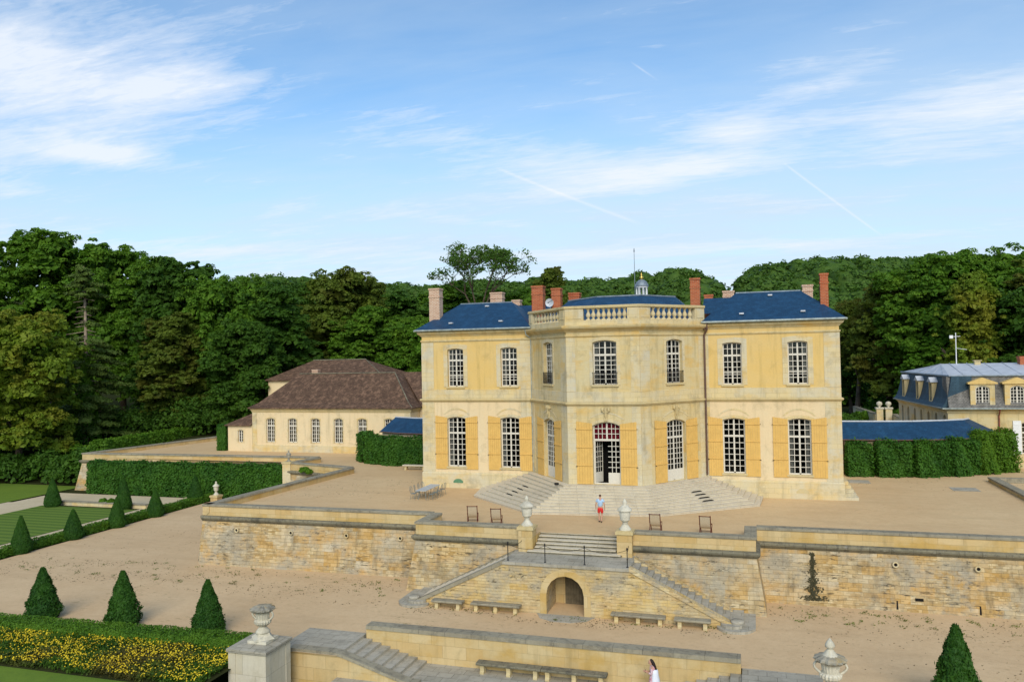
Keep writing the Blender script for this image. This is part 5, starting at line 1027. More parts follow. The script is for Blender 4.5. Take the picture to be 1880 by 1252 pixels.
T_ = [ # name, label, kind, x, y, width, top, leaf, low, rz
 ('chestnut_tree', 'huge yellow-green chestnut at the left edge, in front of the darker wood', 'A', -78.2, 16, 15, 17.5, 'leaf_lime', .04, .3),
 ('chestnut_tree', 'yellow-green tree low at the extreme left edge', 'C', -86, 9, 14, 14, 'leaf_olive', .03, 1.3),
 ('broadleaf_tree', 'tall bright green tree rising in the top left corner of the wood', 'A', -106, 44, 22, 33.5, 'leaf_mid', .1, 2.0),
 ('broadleaf_tree', 'feathery dark tree just right of the tall one in the left corner', 'D', -101, 50, 14, 31, 'leaf_dark', .1, 1.0),
 ('broadleaf_tree', 'broad dark green tree rising behind the conifer', 'A', -92, 48, 20, 30.5, 'leaf_mid', .05, 4.0),
 ('broadleaf_tree', 'dense dark tree with a rounded top right of the conifer', 'B', -83.5, 46, 14, 27.8, 'leaf_mid', .05, .6),
 ('broadleaf_tree', 'tree with a tufted crown peaking above the wood between conifer and brown roof', 'D', -77.5, 44, 14, 27.6, 'leaf_dark', .03, 2.6),
 ('broadleaf_tree', 'olive-tinged tree sloping down to the right in the left wood', 'C', -69.5, 45, 17, 23.8, 'leaf_mid', .03, 3.1),
 ('broadleaf_tree', 'dark brownish-green tree low in front of the left wood', 'D', -72.5, 38, 11, 18, 'leaf_olive', .03, 5.1),
 ('broadleaf_tree', 'bluish dark tree standing just left of the brown hipped roof', 'B', -63.5, 48, 15, 23.2, 'leaf_dark', .03, 1.9),
 ('broadleaf_tree', 'dark low tree against the left end of the long cream building', 'C', -62, 40, 13, 16.5, 'leaf_dark', .02, 4.4),
 ('broadleaf_tree', 'yellowish round tree rising behind the brown roofs', 'C', -61, 68, 21, 26.5, 'leaf_olive', .05, 5.0),
 ('broadleaf_tree', 'dark tree with a flat top beside the yellowish round one', 'A', -73, 66, 19, 25.0, 'leaf_dark', .05, .2),
 ('broadleaf_tree', 'mid green tree behind the brown roof ridge', 'A', -52.5, 62, 16, 19.5, 'leaf_mid', .05, 1.1),
 ('broadleaf_tree', 'green tree with pale leaves just left of the chateau', 'A', -42, 58, 14, 17.3, 'leaf_mid', .05, 2.2),
 ('broadleaf_tree', 'lighter green tree touching the left corner of the chateau', 'C', -37.5, 54, 12, 15.6, 'leaf_bright', .05, 3.3),
 ('broadleaf_tree', 'dark tree in the gap over the long building roof', 'B', -47.5, 66, 15, 22, 'leaf_dark', .05, 4.3),
 ('broadleaf_tree', 'shaded green tree above the left chimney', 'B', -47, 84, 18, 25.6, 'leaf_mid', .05, .9),
 ('broadleaf_tree', 'rounded tree behind the left wing roof', 'A', -33, 88, 20, 23.5, 'leaf_mid', .05, 2.9),
 ('broadleaf_tree', 'tree of the hill foot behind the red chimneys', 'C', -20, 96, 19, 22.5, 'leaf_far', .05, 2.4),
 ('broadleaf_tree', 'small leafy tree standing above the ridge near the red chimneys', 'D', -20.5, 62, 6.5, 24.8, 'leaf_olive', .45, .4),
 ('broadleaf_tree', 'great green tree dominating the right, behind the mansard roof', 'A', 34.5, 62, 17, 23.4, 'leaf_mid', .06, .8),
 ('broadleaf_tree', 'tall green tree crown forming the highest top on the right', 'C', 39.5, 66, 19, 24.2, 'leaf_mid', .1, 2.1),
 ('broadleaf_tree', 'narrow tree at the left shoulder of the great right-hand tree', 'D', 28.6, 66, 9, 20.8, 'leaf_olive', .12, 3.7),
 ('lime_tree', 'yellowish olive tree standing in front of the great green tree on the right', 'E', 36.2, 50, 9.2, 19.9, 'leaf_lime', .12, .5),
 ('broadleaf_tree', 'dark tree at the right edge with a yellowish top', 'B', 46.5, 60, 15, 22.2, 'leaf_olive', .05, 1.7),
 ('broadleaf_tree', 'dark shaded tree at the right edge behind the zinc roof', 'C', 44, 50, 16, 17.5, 'leaf_dark', .02, 2.7),
 ('lime_tree', 'olive tree touching the right corner of the chateau roof', 'C', 25.2, 72, 8.2, 18.1, 'leaf_olive', .42, 1.9),
 ('broadleaf_tree', 'bright leafed low tree under the great right-hand tree', 'A', 33.2, 56, 9, 12.6, 'leaf_bright', .1, .9),
 ('broadleaf_tree', 'dark bushy tree over the path behind the chateau', 'D', 25.6, 82, 7, 10.5, 'leaf_dark', .08, .2),
 ('broadleaf_tree', 'dark tree trunked low beside the hidden barn', 'B', 30.5, 76, 6.5, 12.5, 'leaf_dark', .04, 3.2),
]
for r_ in T_: tree(r_[0], r_[1], r_[2], r_[3], r_[4], r_[5], r_[6], MT and r_[7], r_[8], rz=r_[9])
# conifer with bare pale trunk
def conifer(label, x, y, z0, H, W_):
    global rng; rng = np.random.default_rng(21); t = thing('conifer', label, 'tree', (x, y, z0), 'trees of the wood beyond the gardens'); C, Rr = [], []
    br = MB()
    for k in range(84):
        zf = .10+.88*(k/83); a = k*2.4+rng.random(); ln = W_/2*(1.05-zf)**.6*(.55+.6*rng.random()); ln *= .55 if .60 < zf < .84 else 1
        e = Vector((math.cos(a)*ln, math.sin(a)*ln, zf*H-.18*ln)); s_ = Vector((.25*math.sin(zf*3), 0, zf*H)); br.tube(s_, e, .07, .025, 5)
        if .60 < zf < .84 and (math.sin(a) < .2 or abs(math.cos(a)) < .35): continue
        for q in (.45, .65, .82, 1.0): p = s_.lerp(e, q); C.append(tuple(p)); Rr.append(.65+.6*rng.random()*(1-zf+.4))
    for k in range(6): C.append((rng.normal(0, .3), rng.normal(0, .3), H*(.95+.01*k))); Rr.append(.5)
    C = np.array(C); Rr = np.array(Rr); link('crown', tri_safe('crown', clump_leaves(C, Rr, 110, .26, .5, .3, .38, .3), MT['pine']), t)
    tk = MB(); pts = [(.25*math.sin(q*3), 0, q*H) for q in [i/8 for i in range(9)]]
    for i in range(8): tk.tube(pts[i], pts[i+1], .42*(1-.1*i), .42*(1-.1*(i+1)), 8)
    tk.build('trunk', MT['bark_pale'], t, world=False); br.build('branches', MT['bark_pale'], t, world=False)
    iv = ico_pts(5200); zz_ = rng.random(5200)**.8; P = np.stack([iv[:, 0]*(1.9*(1-zz_)+.45), iv[:, 1]*(1.9*(1-zz_)+.45), zz_*H*.52], 1); link('ivy', fastmesh('ivy', *leaves(P, iv, .22, .5), MT['leaf_bright']), t); return t
conifer('ragged conifer with a bare pale trunk in the middle of the left wood', -79.5, 28, -1.2, 25.5, 13)
# open airy tree on the hill foot
def airy(label, x, y, z0, H, W_, seed, zc):
    global rng; rng = np.random.default_rng(seed); rr = random.Random(seed); t = thing('airy_tree', label, 'tree', (x, y, z0), 'trees of the wood beyond the gardens'); m_ = MB(); tips = []
    def grow(p, d, ln, r_, dep):
        e = p+d*ln; m_.tube(p, e, r_, r_*.6, 6)
        if dep == 0: tips.append(e); return
        if dep <= 3: tips.append(p.lerp(e, .8))
        for k in range(3 if dep > 1 else 4):
            nd = (d+Vector((rr.uniform(-.75, .75), rr.uniform(-.75, .75), rr.uniform(-.35, .4)))).normalized(); grow(e, nd, ln*rr.uniform(.58, .8), r_*.55, dep-1)
    for sx_ in (-.35, -.1, .25, .42): grow(Vector((sx_*W_*.12, 0, zc)), Vector((sx_*1.25, rr.uniform(-.3, .3), 1)).normalized(), (H-zc)*.36, .24, 4)
    m_.tube((-.3, 0, -.5), (0, 0, zc+.4), .6, .4, 8); m_.build('trunk', MT['bark'], t, world=False)
    C = np.array([tuple(p) for p in tips]); lo_ = C[:, 2] > zc+(H-zc)*.10; C = C[lo_]; s_ = (H)/C[:, 2].max(); Rr = .5+.75*rng.random(len(C))
    link('crown', tri_safe('crown', clump_leaves(C, Rr*.95, 12, .22, .9, .1, .9), MT['leaf_far']), t); return t
airy('airy open-crowned tree with visible branches standing above the hill line behind the left wing', -38.5, 78, hill_h(-38.5, 78), 31.0, 10.5, 8, 18)
# far wooded hill: one mass
def far_wood():
    global rng; rng = np.random.default_rng(5); C, Rr = [], []
    for _ in range(1500):
        x = rng.uniform(-175, 135); y = rng.uniform(104, 226); 
        if y < 150 and rng.random() < .25: continue
        d = math.exp(-((x-3.5)/5)**2); r_ = rng.uniform(3.2, 5.6); C.append((x, y, hill_h(x, y)+1.6+rng.uniform(0, 2.2)*(1-d*.6))); Rr.append(r_)
    C = np.array(C); Rr = np.array(Rr)
    SC, SR = [], []
    for c, r_ in zip(C, Rr):
        D = ico_pts(9); D[:, 2] = np.abs(D[:, 2]); D[:, 1] = -np.abs(D[:, 1])*np.sign(rng.random(9)+.2)
        for d_ in D: SC.append(c+d_*r_*.75*np.array([1, 1, .8])); SR.append(r_*(.28+.16*rng.random()))
    V, F = merge(clump_leaves(np.array(SC), np.array(SR), 15, .62, .5, .5, .7), core_quads(C, Rr, .86, .8)); o = link('wooded_hillside', tri_safe('wooded_hillside', (V, F), MT['leaf_far'])); tag(o, kind='stuff'); return o
far_wood()
# undergrowth along the left wood and the right path
def bushes(name, label, cat, pts, mat, seed, size=.2, per=160, group=None):
    global rng; rng = np.random.default_rng(seed); C, Rr = [], []
    for (x, y, z, r_) in pts:
        D = ico_pts(10); D[:, 2] = np.abs(D[:, 2])
        for d_ in D: C.append((x+d_[0]*r_*.8, y+d_[1]*r_*.8, z+.3*r_+d_[2]*r_*.7)); Rr.append(r_*.42)
    C = np.array(C); Rr = np.array(Rr); o0_ = np.array(pts[0][:3]); big = np.array([(p[0], p[1], p[2]+.3*p[3]) for p in pts]); br_ = np.array([p[3] for p in pts])
    V, F = merge(clump_leaves(C, Rr, per, size, .6, .3, .8), clump_leaves(big, br_*.9, 260, size*1.5, .6, .2, .8, .7)); o = link(name, tri_safe(name, (V-o0_, F), MT[mat])); o.location = o0_; tag(o, label, cat, group); return o
rb = random.Random(3)
def row(x0, y0, x1, y1, n, r0_, r1_): return [(x0+(x1-x0)*i/(n-1)+rb.uniform(-1, 1), y0+(y1-y0)*i/(n-1)+rb.uniform(-1, 1), hill_h(x0+(x1-x0)*i/(n-1), y0+(y1-y0)*i/(n-1))-.2, rb.uniform(r0_, r1_)) for i in range(n)]
bushes('thicket', 'dark shrubs filling the foot of the left wood beside the far bastion', 'shrubs', row(-90, 13, -67, 16, 9, 2.3, 3.4), 'leaf_dark', 31)
bushes('thicket', 'bright leafy thicket beside the corner of the far bastion', 'shrubs', row(-73, 20, -65, 17, 5, 1.8, 2.6), 'leaf_mid', 32)
bushes('thicket', 'shadowy undergrowth beneath the wood behind the hedge strip', 'shrubs', row(-98, 30, -60, 40, 18, 2.8, 4.8), 'leaf_dark', 33)
bushes('thicket', 'dense dark shrubs under the trees at the left edge of the wood', 'shrubs', row(-112, 14, -84, 22, 9, 3, 5), 'leaf_dark', 30)
bushes('rose_bush', 'flowering bush with whitish blossom beyond the far bastion', 'bush', row(-76, 42, -75, 43, 2, 1.0, 1.3), 'leaf_bright', 34)
bushes('shrub', 'bright yellow-green shrub beside the gate pillars behind the gallery', 'shrub', row(29.5, 50, 30.5, 62, 4, 1.7, 2.4), 'leaf_bright', 35)
bushes('shrub', 'dark clipped shrubs along the right of the path behind the chateau', 'shrubs', row(25.6, 60, 31.5, 98, 8, 1.3, 1.8), 'leaf_mid', 36)
bushes('shrub', 'dark shrub beside the chateau corner at the start of the back path', 'shrub', row(21.8, 48, 22.5, 56, 3, 1.5, 2.0), 'leaf_dark', 37)
bushes('shrub', 'row of trees closing the far end of the back path', 'shrubs', row(22, 100, 46, 106, 9, 4, 6), 'leaf_mid', 38, size=.4)
bushes('shrub', 'leafy mass under the trees between path and mansard building', 'shrubs', row(30, 66, 50, 46, 8, 3, 4.5), 'leaf_dark', 39, size=.3)
# hedges
def hedge(name, label, path, w, z0, z1, mat, dens=130, leaf=.10, cat='hedge', group=None, rough=.10, seed=1, taper=0, bow=0):
    global rng; rng = np.random.default_rng(seed); P, N = [], []; h = z1-z0; core = MB(); ci = min(.06+rough*1.3, w*.35)
    for a, b_ in zip(path, path[1:]):
        a = np.array(a, float); b_ = np.array(b_, float); d = b_-a; ln = np.linalg.norm(d); d /= ln; nn = np.array([d[1], -d[0]])
        for side in (1, -1):
            n = int(ln*h*dens*(1 if side > 0 else .35)); t_ = rng.random(n)*ln; z_ = rng.random(n); off = (w/2*(1-taper*z_))*side
            wob = rough*(np.sin(t_*1.9+z_*3)+np.sin(t_*4.7+1+z_*5)*.6+rng.normal(0, .6, n))
            p = a[None]+d[None]*t_[:, None]+nn[None]*(off+wob*side)[:, None]; P.append(np.c_[p, z0+z_*h]); N.append(np.tile([nn[0]*side, nn[1]*side, .35], (n, 1)))
        n = int(ln*w*dens); t_ = rng.random(n)*ln; s_ = rng.random(n)-.5; p = a[None]+d[None]*t_[:, None]+nn[None]*(s_*w*(1-taper))[:, None]
        zt = z1+rough*(np.sin(t_*2.3)*.7+rng.normal(0, .7, n)); P.append(np.c_[p, zt]); N.append(np.tile([0, 0, 1.], (n, 1)))
    for q, sg in ((0, -1), (-1, 1)):
        a = np.array(path[q], float); c_ = np.array(path[1 if q == 0 else -2], float); d = (a-c_)/np.linalg.norm(a-c_); nn = np.array([d[1], -d[0]]); n = int(w*h*dens)
        p = a[None]+nn[None]*((rng.random(n)-.5)*w)[:, None]+d[None]*(rng.normal(0, .4, n)*rough)[:, None]; P.append(np.c_[p, z0+rng.random(n)*h]); N.append(np.tile([d[0], d[1], .2], (n, 1)))
    P = np.concatenate(P); N = np.concatenate(N); o0_ = np.array([*path[0], z0]); core.sweep([(x, y) for x, y in path], [(-w/2+ci, z0-.05), (w/2-ci, z0-.05), (w/2*(1-taper)-ci, z1-ci), (-w/2*(1-taper)+ci, z1-ci), (-w/2+ci, z0-.05)])
    cv = np.array([tuple(v) for v in core.v]); cf = np.array([[f[0], f[1], f[2], f[3]] for f in core.f if len(f) == 4]); V, F = merge(leaves(P, N, leaf, .55), (cv, cf))
    o = link(name, fastmesh(name, V-o0_, F, MT[mat])); o.location = o0_; return tag(o, label, cat, group)
hedge('hedge', 'tall curved clipped hedge in front of the short blue-roofed gallery', [(-29.6, 16.4), (-29.0, 14.2), (-27.4, 12.6), (-24.8, 11.5), (-21, 11.15), (-16.2, 11.2)], 1.3, 0, 2.75, 'yew_light', 150, .11, seed=2)
hedge('hedge', 'tall clipped hedge hiding the far bastion wall', [(-60.3, 10.2), (-34.9, 10.4)], 1.7, L, -.25, 'yew_light', 110, .13, seed=3, rough=.14)
hedge('hedge', 'small block of clipped hedge against the left end of the annex', [(-51.2, 20.3), (-50.0, 20.3)], 1.6, 0, 3.1, 'yew_light', 150, .09, seed=4, rough=.03)
hedge('hedge', 'bright clipped hedge along the front edge of the sandy terrace by the flower bed', [(-44, -27.9), (-13.6, -26.5)], 1.15, L, -2.93, 'box', 420, .055, seed=5, rough=.025)
hedge('hedge', 'low clipped hedge running along the left side of the sandy terrace', [(-43.9, -34), (-43.7, 10.5)], .95, L, L+.62, 'box', 170, .08, seed=6, rough=.04)
hedge('hedge', 'clipped hedge strip running back beside the far bastion towards the wood', [(-66.5, 17), (-67.5, 30), (-71, 52)], 2.2, -1.5, 1.15, 'leaf_mid', 60, .16, seed=7)
yg = 'yews in a row before the right gallery'
for i, (pa, z1, lb) in enumerate((([(17.5, 12.0), (19.4, 12.0)], 2.6, 'leftmost yew of the row before the right gallery, next to the chateau corner'), ([(19.8, 12.0), (22.3, 12.1)], 2.75, 'second yew of the row before the right gallery, counted from the chateau'),
    ([(22.6, 12.2), (25.1, 13.0)], 2.75, 'middle yew of the row before the right gallery'), ([(25.3, 13.1), (27.5, 14.3)], 2.85, 'fourth yew of the row before the right gallery, just before the bright end one'), ([(27.6, 14.4), (30.8, 16.6)], 3.3, 'tallest yew, at the right end of the row before the gallery'))):
    hedge('yew', lb, pa, 1.5, 0, z1, 'yew_light' if i != 4 else 'leaf_mid', 230, .10, 'yew', yg, rough=.20, seed=40+i, taper=.06)
hedge('yew', 'low yew growth filling the gaps at the foot of the gallery wall', [(17.4, 12.3), (22.5, 12.5), (26.5, 13.9), (29.5, 16.0)], .5, 0, 1.5, 'yew_light', 160, .10, 'yew', None, rough=.12, seed=50)
# topiary cones
def cone_mesh(H, W_, spiky, seed, n=5200, leaf=.07):
    global rng; rng = np.random.default_rng(seed); z = rng.random(n)**1.25; th = rng.random(n)*6.283
    r_ = W_/2*np.minimum(1, np.minimum(1.0, (1-z)*1.12+.05))**(.85)*(1-.35*np.exp(-z*14)); bump_ = 1+spiky*(np.sin(th*5+z*9)*.35+np.sin(th*3-z*23+1)*.4+rng.normal(0, .35, n)); r_ = r_*bump_
    P = np.c_[r_*np.cos(th), r_*np.sin(th), z*H]; N = np.c_[np.cos(th), np.sin(th), np.full(n, .5)]; v1 = leaves(P, N, leaf*(1+spiky*2.2), .6, .4)
    k = 18; zs = np.linspace(0, .97, 10); cv = np.array([[W_/2*min(1, (1-q)*1.12+.05)**.85*(1-.35*math.exp(-q*14))*.88*math.cos(6.283*i/k), W_/2*min(1, (1-q)*1.12+.05)**.85*(1-.35*math.exp(-q*14))*.88*math.sin(6.283*i/k), q*H] for q in zs for i in range(k)])
    cf = np.array([[j*k+i, j*k+(i+1) % k, (j+1)*k+(i+1) % k, (j+1)*k+i] for j in range(9) for i in range(k)]); return fastmesh('topiary_cone', *merge(v1, (cv, cf)), MT['yew_light' if not spiky else 'yew'])
gc = 'clipped yew cones of the parterre'
smm = [cone_mesh(2.75, 1.9, .05, 61, 7000, .06), cone_mesh(2.5, 2.0, .05, 62, 7000, .06)]
spm = [cone_mesh(2.85, 2.1, .20, 63, 9000, .06), cone_mesh(2.95, 2.0, .24, 64, 9000, .06), cone_mesh(2.8, 1.85, .18, 65, 9000, .06)]
CN = [(-43.3, -13.6, smm[0], 1.02, .82, 'nearest clipped cone of the hedge row, at the left edge of the photo'), (-43.2, -8.9, smm[1], .96, .82, 'broad clipped cone, second from the left along the low hedge'), (-43.1, -4.4, smm[0], .94, .82, 'third clipped cone along the low hedge, in front of a taller one'),
      (-43.1, .2, smm[1], .98, .82, 'fourth clipped cone along the low hedge, right of the overlapping pair'), (-44.1, 6.9, smm[0], 1.0, .85, 'slender clipped cone half hidden by the terrace corner'), (-57.4, 2.2, smm[1], 1.12, .82, 'lone clipped cone at the far left corner of the striped lawn'),
      (-49.0, 2.6, smm[0], 1.18, .82, 'tall dark clipped cone behind the hedge row, at the far edge of the lawn'), (-28.3, -25.25, spm[0], 1.0, .84, 'bushy yew cone, left of the three behind the flower bed hedge'), (-22.9, -25.1, spm[1], 1.0, .84, 'bushy yew cone, middle of the three behind the flower bed hedge'),
      (-17.5, -25.0, spm[2], 1.0, .86, 'bushy yew cone, right of the three behind the flower bed hedge and nearest the pier'), (17.5, -25.1, spm[1], 1.12, .86, 'bright shaggy yew cone at the lower right')]
for x, y, me, sz, sw, lb in CN:
    o = link('topiary_cone', me); o.location = (x, y, L); o.scale = (sw, sw, sz); o.rotation_euler = (0, 0, x); tag(o, lb, 'topiary', gc)
# flower bed
def flower_bed():
    global rng; rng = np.random.default_rng(71); n = 52000; x = rng.uniform(-44, -13.5, n); y = rng.uniform(-31.1, -27.2, n); h = .22+.12*np.sin(x*2.1)*np.sin(y*2.7)+rng.random(n)*.16
    o0_ = np.array([-30, -29, L]); P = np.c_[x, y, L+h*rng.random(n)**.4]; N = np.tile([0, -.3, 1.], (n, 1)); o = link('flower_foliage', fastmesh('flower_foliage', *leaves(P, N, .07, .8), leafmat('flower_bed_leaves', (.028, .075, .007), (.085, .16, .014), (.10, .06, .02)))); tag(o, kind='stuff')
    m = 5200; x = rng.uniform(-44, -13.5, m*2); y = rng.uniform(-31.1, -27.2, m*2); k = rng.random(m*2) < (.35+.65*(np.sin(x*1.1+y*.7)*np.sin(x*.37-y*1.3) > -.2)); x, y = x[k], y[k]; m = len(x)
    P = np.c_[x, y, L+.30+rng.random(m)*.14]; V, F = leaves(P, np.tile([.1, -.5, 1.], (m, 1)), .033, .35, .9); o = link('yellow_flowers', fastmesh('yellow_flowers', V, F, MT['yellow'])); tag(o, kind='stuff')
flower_bed()
# weeds and debris on the gravel
def litter():
    global rng; rng = np.random.default_rng(81); P = []
    def strip(x0, x1, y0, y1, z, n, k=1): 
        x = rng.uniform(x0, x1, n); y = rng.uniform(y0, y1, n); m = (np.sin(x*.9+y)*np.sin(y*2.3+x*.35)+rng.normal(0, .5, n)) > .1; P.append(np.c_[x, y, np.full(n, z)][m])
    strip(-41, -10.5, -19, -13.6, L+.012, 2600); strip(10.6, 40, -17.5, -13.2, L+.012, 1500); strip(-9, 9, -19.4, -17.9, L+.012, 1100); strip(-26, -15, -6, 3, .012, 500); strip(16.5, 40, 5, 11, .012, 400); strip(-42, -30, -18, -4, L+.012, 500); strip(12, 40, -22, -17, L+.012, 500)
    P = np.concatenate(P); V, F = leaves(P, np.tile([0, 0, 1.], (len(P), 1)), .05, .25, .6); o = link('fallen_leaves', fastmesh('fallen_leaves', V, F, plainmat('dry_leaf', (.16, .115, .055), .9, .3, 3))); tag(o, kind='stuff')
    P2 = []
    for _ in range(150):
        x, y = (rng.uniform(-40, -11), rng.uniform(-17.5, -13.5)) if rng.random() < .45 else (rng.uniform(10.7, 32), rng.uniform(-16, -13.3)) if rng.random() < .7 else (rng.uniform(-9, 9), rng.uniform(-18.8, -18.0)); k = rng.integers(6, 22); P2.append(np.c_[rng.normal(x, .12, k), rng.normal(y, .1, k), L+.02+rng.random(k)*.06])
    P2 = np.concatenate(P2); o = link('weeds', fastmesh('weeds', *leaves(P2, np.tile([0, -.3, 1.], (len(P2), 1)), .05, .6, .4), MT['leaf_olive'])); tag(o, kind='stuff')
litter()
# ================================================================ FURNITURE
def bench(label, x0, x1, y, z, legs, mat='trim', top='coping', group='stone benches', d=.46, h=.46):
    t = thing('stone_bench', label, 'bench', ((x0+x1)/2, y, z), group)
    m_ = MB(); m_.sweep([(x0, y-d/2), (x1, y-d/2)], [(0, z+h-.10), (.03, z+h-.08), (.04, z+h-.02), (.02, z+h+.02), (-d, z+h+.02), (-d-.02, z+h-.10), (0, z+h-.10)]); m_.build('seat', MT[top], t)
    for q in range(legs):
        x = x0+.28+(x1-x0-.56)*q/(legs-1); l_ = MB(); l_.sweep([(x-.10, y-d/2+.06), (x+.10, y-d/2+.06)], [(.03, z-.02), (.04, z+.08), (-.02, z+.16), (-.01, z+.28), (.03, z+h-.102), (-d+.10, z+h-.102), (-d+.12, z-.02), (.03, z-.02)]); l_.build('leg', MT[mat], t)
    return t
bench('short stone bench at the far left below the double staircase', -7.65, -5.8, -18.2, L, 2)
bench('long three-legged stone bench left of the arched niche', -5.3, -2.45, -18.15, L, 3)
bench('long three-legged stone bench right of the arched niche', 2.6, 5.45, -18.15, L, 3)
bench('short stone bench at the far right below the double staircase', 5.9, 7.75, -18.2, L, 2)
bench('dark-topped stone bench in the sunken court, the left one of the pair', -3.0, .22, -23.75, -4.66, 3, top='cornice_dark', h=.52)
bench('dark-topped stone bench in the sunken court, the right one of the pair', .25, 3.35, -23.75, -4.66, 3, top='cornice_dark', h=.52)
bench('stone bench beside the clipped hedge at the left corner of the chateau', -21.9, -19.5, 8.7, 0, 2, top='step')
bench('small white stone bench beside the low hedge and the lawn', -45.4, -43.9, 2.3, L, 2, mat='urn', top='urn')
# folding sling chairs
wood = plainmat('red_brown_wood', (.11, .022, .012), .5, .25, 8); canvas = plainmat('grey_canvas', (.50, .41, .28), .9, .12, 20)
def sling_chair(label, x, y, rz):
    t = thing('sling_chair', label, 'chair', (x, y, 0), 'folding sling chairs by the terrace wall', rz)
    for sx_ in (-.31, .31):
        m_ = MB(); m_.path([(sx_, .40, 1.12), (sx_, .12, .42), (sx_, -.30, .30), (sx_, -.42, 0)], .028, 6); m_.path([(sx_, .12, .42), (sx_, .42, 0)], .024, 6); m_.lathe(sx_, .42, [(.03, 0), (.045, .03), (.02, .06)], 8, 1.09); m_.build('side_frame', wood, t, world=False)
        a_ = MB(); a_.path([(sx_*1.08, .24, .62), (sx_*1.08, -.06, .60), (sx_*1.08, -.34, .56), (sx_*1.08, -.38, .46), (sx_*1.08, -.28, .32)], .02, 6); a_.build('armrest', wood, t, world=False)
    b_ = MB(); b_.tube((-.33, .40, 1.10), (.33, .40, 1.10), .022); b_.tube((-.31, -.36, .1), (.31, -.36, .1), .014); b_.build('crossbar', wood, t, world=False)
    s_ = MB(); pr = [(.395, 1.08), (.30, .72), (.16, .46), (.06, .36), (-.10, .31), (-.30, .31)]; p = [(sx_, a, b2) for a, b2 in pr for sx_ in (-.28, .28)]; s_.add(p, [[2*i, 2*i+1, 2*i+3, 2*i+2] for i in range(5)], True); s_.build('seat', canvas, t, world=False); return t
c0 = sling_chair('red-brown sling chair farthest left behind the terrace parapet', -7.3, -12.3, math.radians(196))
copy_tree(c0, (-5.55, -12.75, 0), math.radians(192), 'red-brown sling chair just left of the left urn pier, turned slightly')
copy_tree(c0, (4.35, -12.5, 0), math.radians(180), 'red-brown sling chair just right of the right urn pier')
copy_tree(c0, (7.25, -12.5, 0), math.radians(178), 'red-brown sling chair farthest right behind the parapet')
# metal garden table and chairs
mt_ = plainmat('grey_green_metal', (.20, .23, .22), .5, .25, 10, metal=.3); mtt = plainmat('pale_table_top', (.42, .44, .44), .5, .12, 6)
TX, TY, TR = -13.75, -4.4, math.radians(91)
t = thing('garden_table', 'long pale metal garden table near the left wing', 'table', (TX, TY, 0), rz=TR)
MB().box(-1.5, 1.5, -.42, .42, .71, .745).build('tabletop', mtt, t, world=False)
for sx_ in (-1.15, 1.15):
    for sy_ in (-.3, .3): m_ = MB(); m_.path([(sx_*1.08, sy_*1.1, 0), (sx_, sy_*.8, .4), (sx_*.95, sy_, .71)], .02, 6); m_.build('leg', mt_, t, world=False)
def metal_chair(label, x, y, rz):
    t = thing('metal_chair', label, 'chair', (x, y, 0), 'metal chairs round the garden table', rz)
    MB().lathe(0, 0, [(.20, .435), (.215, .445), (.215, .46), (.2, .465)], 14).build('seat', mt_, t, world=False)
    b_ = MB(); b_.path([(-.2, .16, .45), (-.21, .24, .80), (-.12, .27, .93), (0, .28, .97), (.12, .27, .93), (.21, .24, .80), (.2, .16, .45)], .012, 5)
    for q in (-.12, -.06, 0, .06, .12): b_.tube((q, .19, .45), (q, .27, .94-abs(q)*.3), .006, n=4)
    b_.build('backrest', mt_, t, world=False)
    for sx_ in (-1, 1):
        for sy_ in (-1, 1): m_ = MB(); m_.path([(sx_*.15, sy_*.14, .44), (sx_*.2, sy_*.2, 0)], .012, 5); m_.build('leg', mt_, t, world=False)
    return t
mcs = None; ca, sa = math.cos(TR), math.sin(TR)
names_ = ['nearest the camera on the left long side', 'second on the left long side', 'third on the left long side', 'farthest on the left long side', 'nearest the camera on the right long side', 'second on the right long side', 'third on the right long side', 'farthest on the right long side']
for i in range(8):
    side = 1 if i < 4 else -1; u = (1.1-.73*(i % 4))*-1; v = .72*side; x, y = TX+ca*u-sa*v, TY+sa*u+ca*v; rz = TR+(0 if side > 0 else math.pi)+(-.1, .15, .05, -.2)[i % 4]; lb = 'grey metal chair at the garden table, '+names_[i]
    if mcs is None: mcs = metal_chair(lb, x, y, rz)
    else: copy_tree(mcs, (x, y, 0), rz, lb)
for lb, x, y, r_ in (('flat round stone manhole cover in the gravel right of the chateau', 5.4+0, 1.7+0, 0),):
    pass
for lb, x, y, z, w, d in (('grey drain cover in the gravel, nearer the chateau corner', 17.9, 8.6, 0, .9, .8), ('grey drain cover in the gravel, further right towards the kerb', 25.0, 6.2, 0, .9, .8)):
    m_ = MB(); m_.box(x-w, x+w, y-d, y+d, z-.02, z+.02); m_.box(x-w*.7, x+w*.7, y-d*.7, y+d*.7, z+.02, z+.035); tag(m_.build('drain_cover', MT['stepgrey']), lb, 'drain cover')
m_ = MB(); m_.lathe(-3.35, -5.75, [(.12, 0), (.17, .06), (.17, .14), (.14, .16)], 12, 1.44); m_.lathe(-3.35, -5.75, [(.02, .14), (.02, .16)], 6, 1.44); tag(m_.build('floor_lamp', MT['iron']), 'small black floodlight on the top step beside the shutter', 'lamp')
for i, (x, y) in enumerate(((-51.6, 3.7), (-52.6, 3.7))):
    o = bushes('potted_plant', 'small young plant by the lawn kerb, the %s of the two' % ('right' if i == 0 else 'left'), 'plant', [(x, y, L+.25, .38)], 'leaf_bright', 90+i, size=.09, per=30)
m_ = bushes('wall_plant', 'green plant growing on the stone ledge of the zigzag wall', 'plant', [(-31.6, 7.0, -.25, .45), (-31.0, 6.9, -.3, .3)], 'leaf_bright', 93, size=.09, per=30)
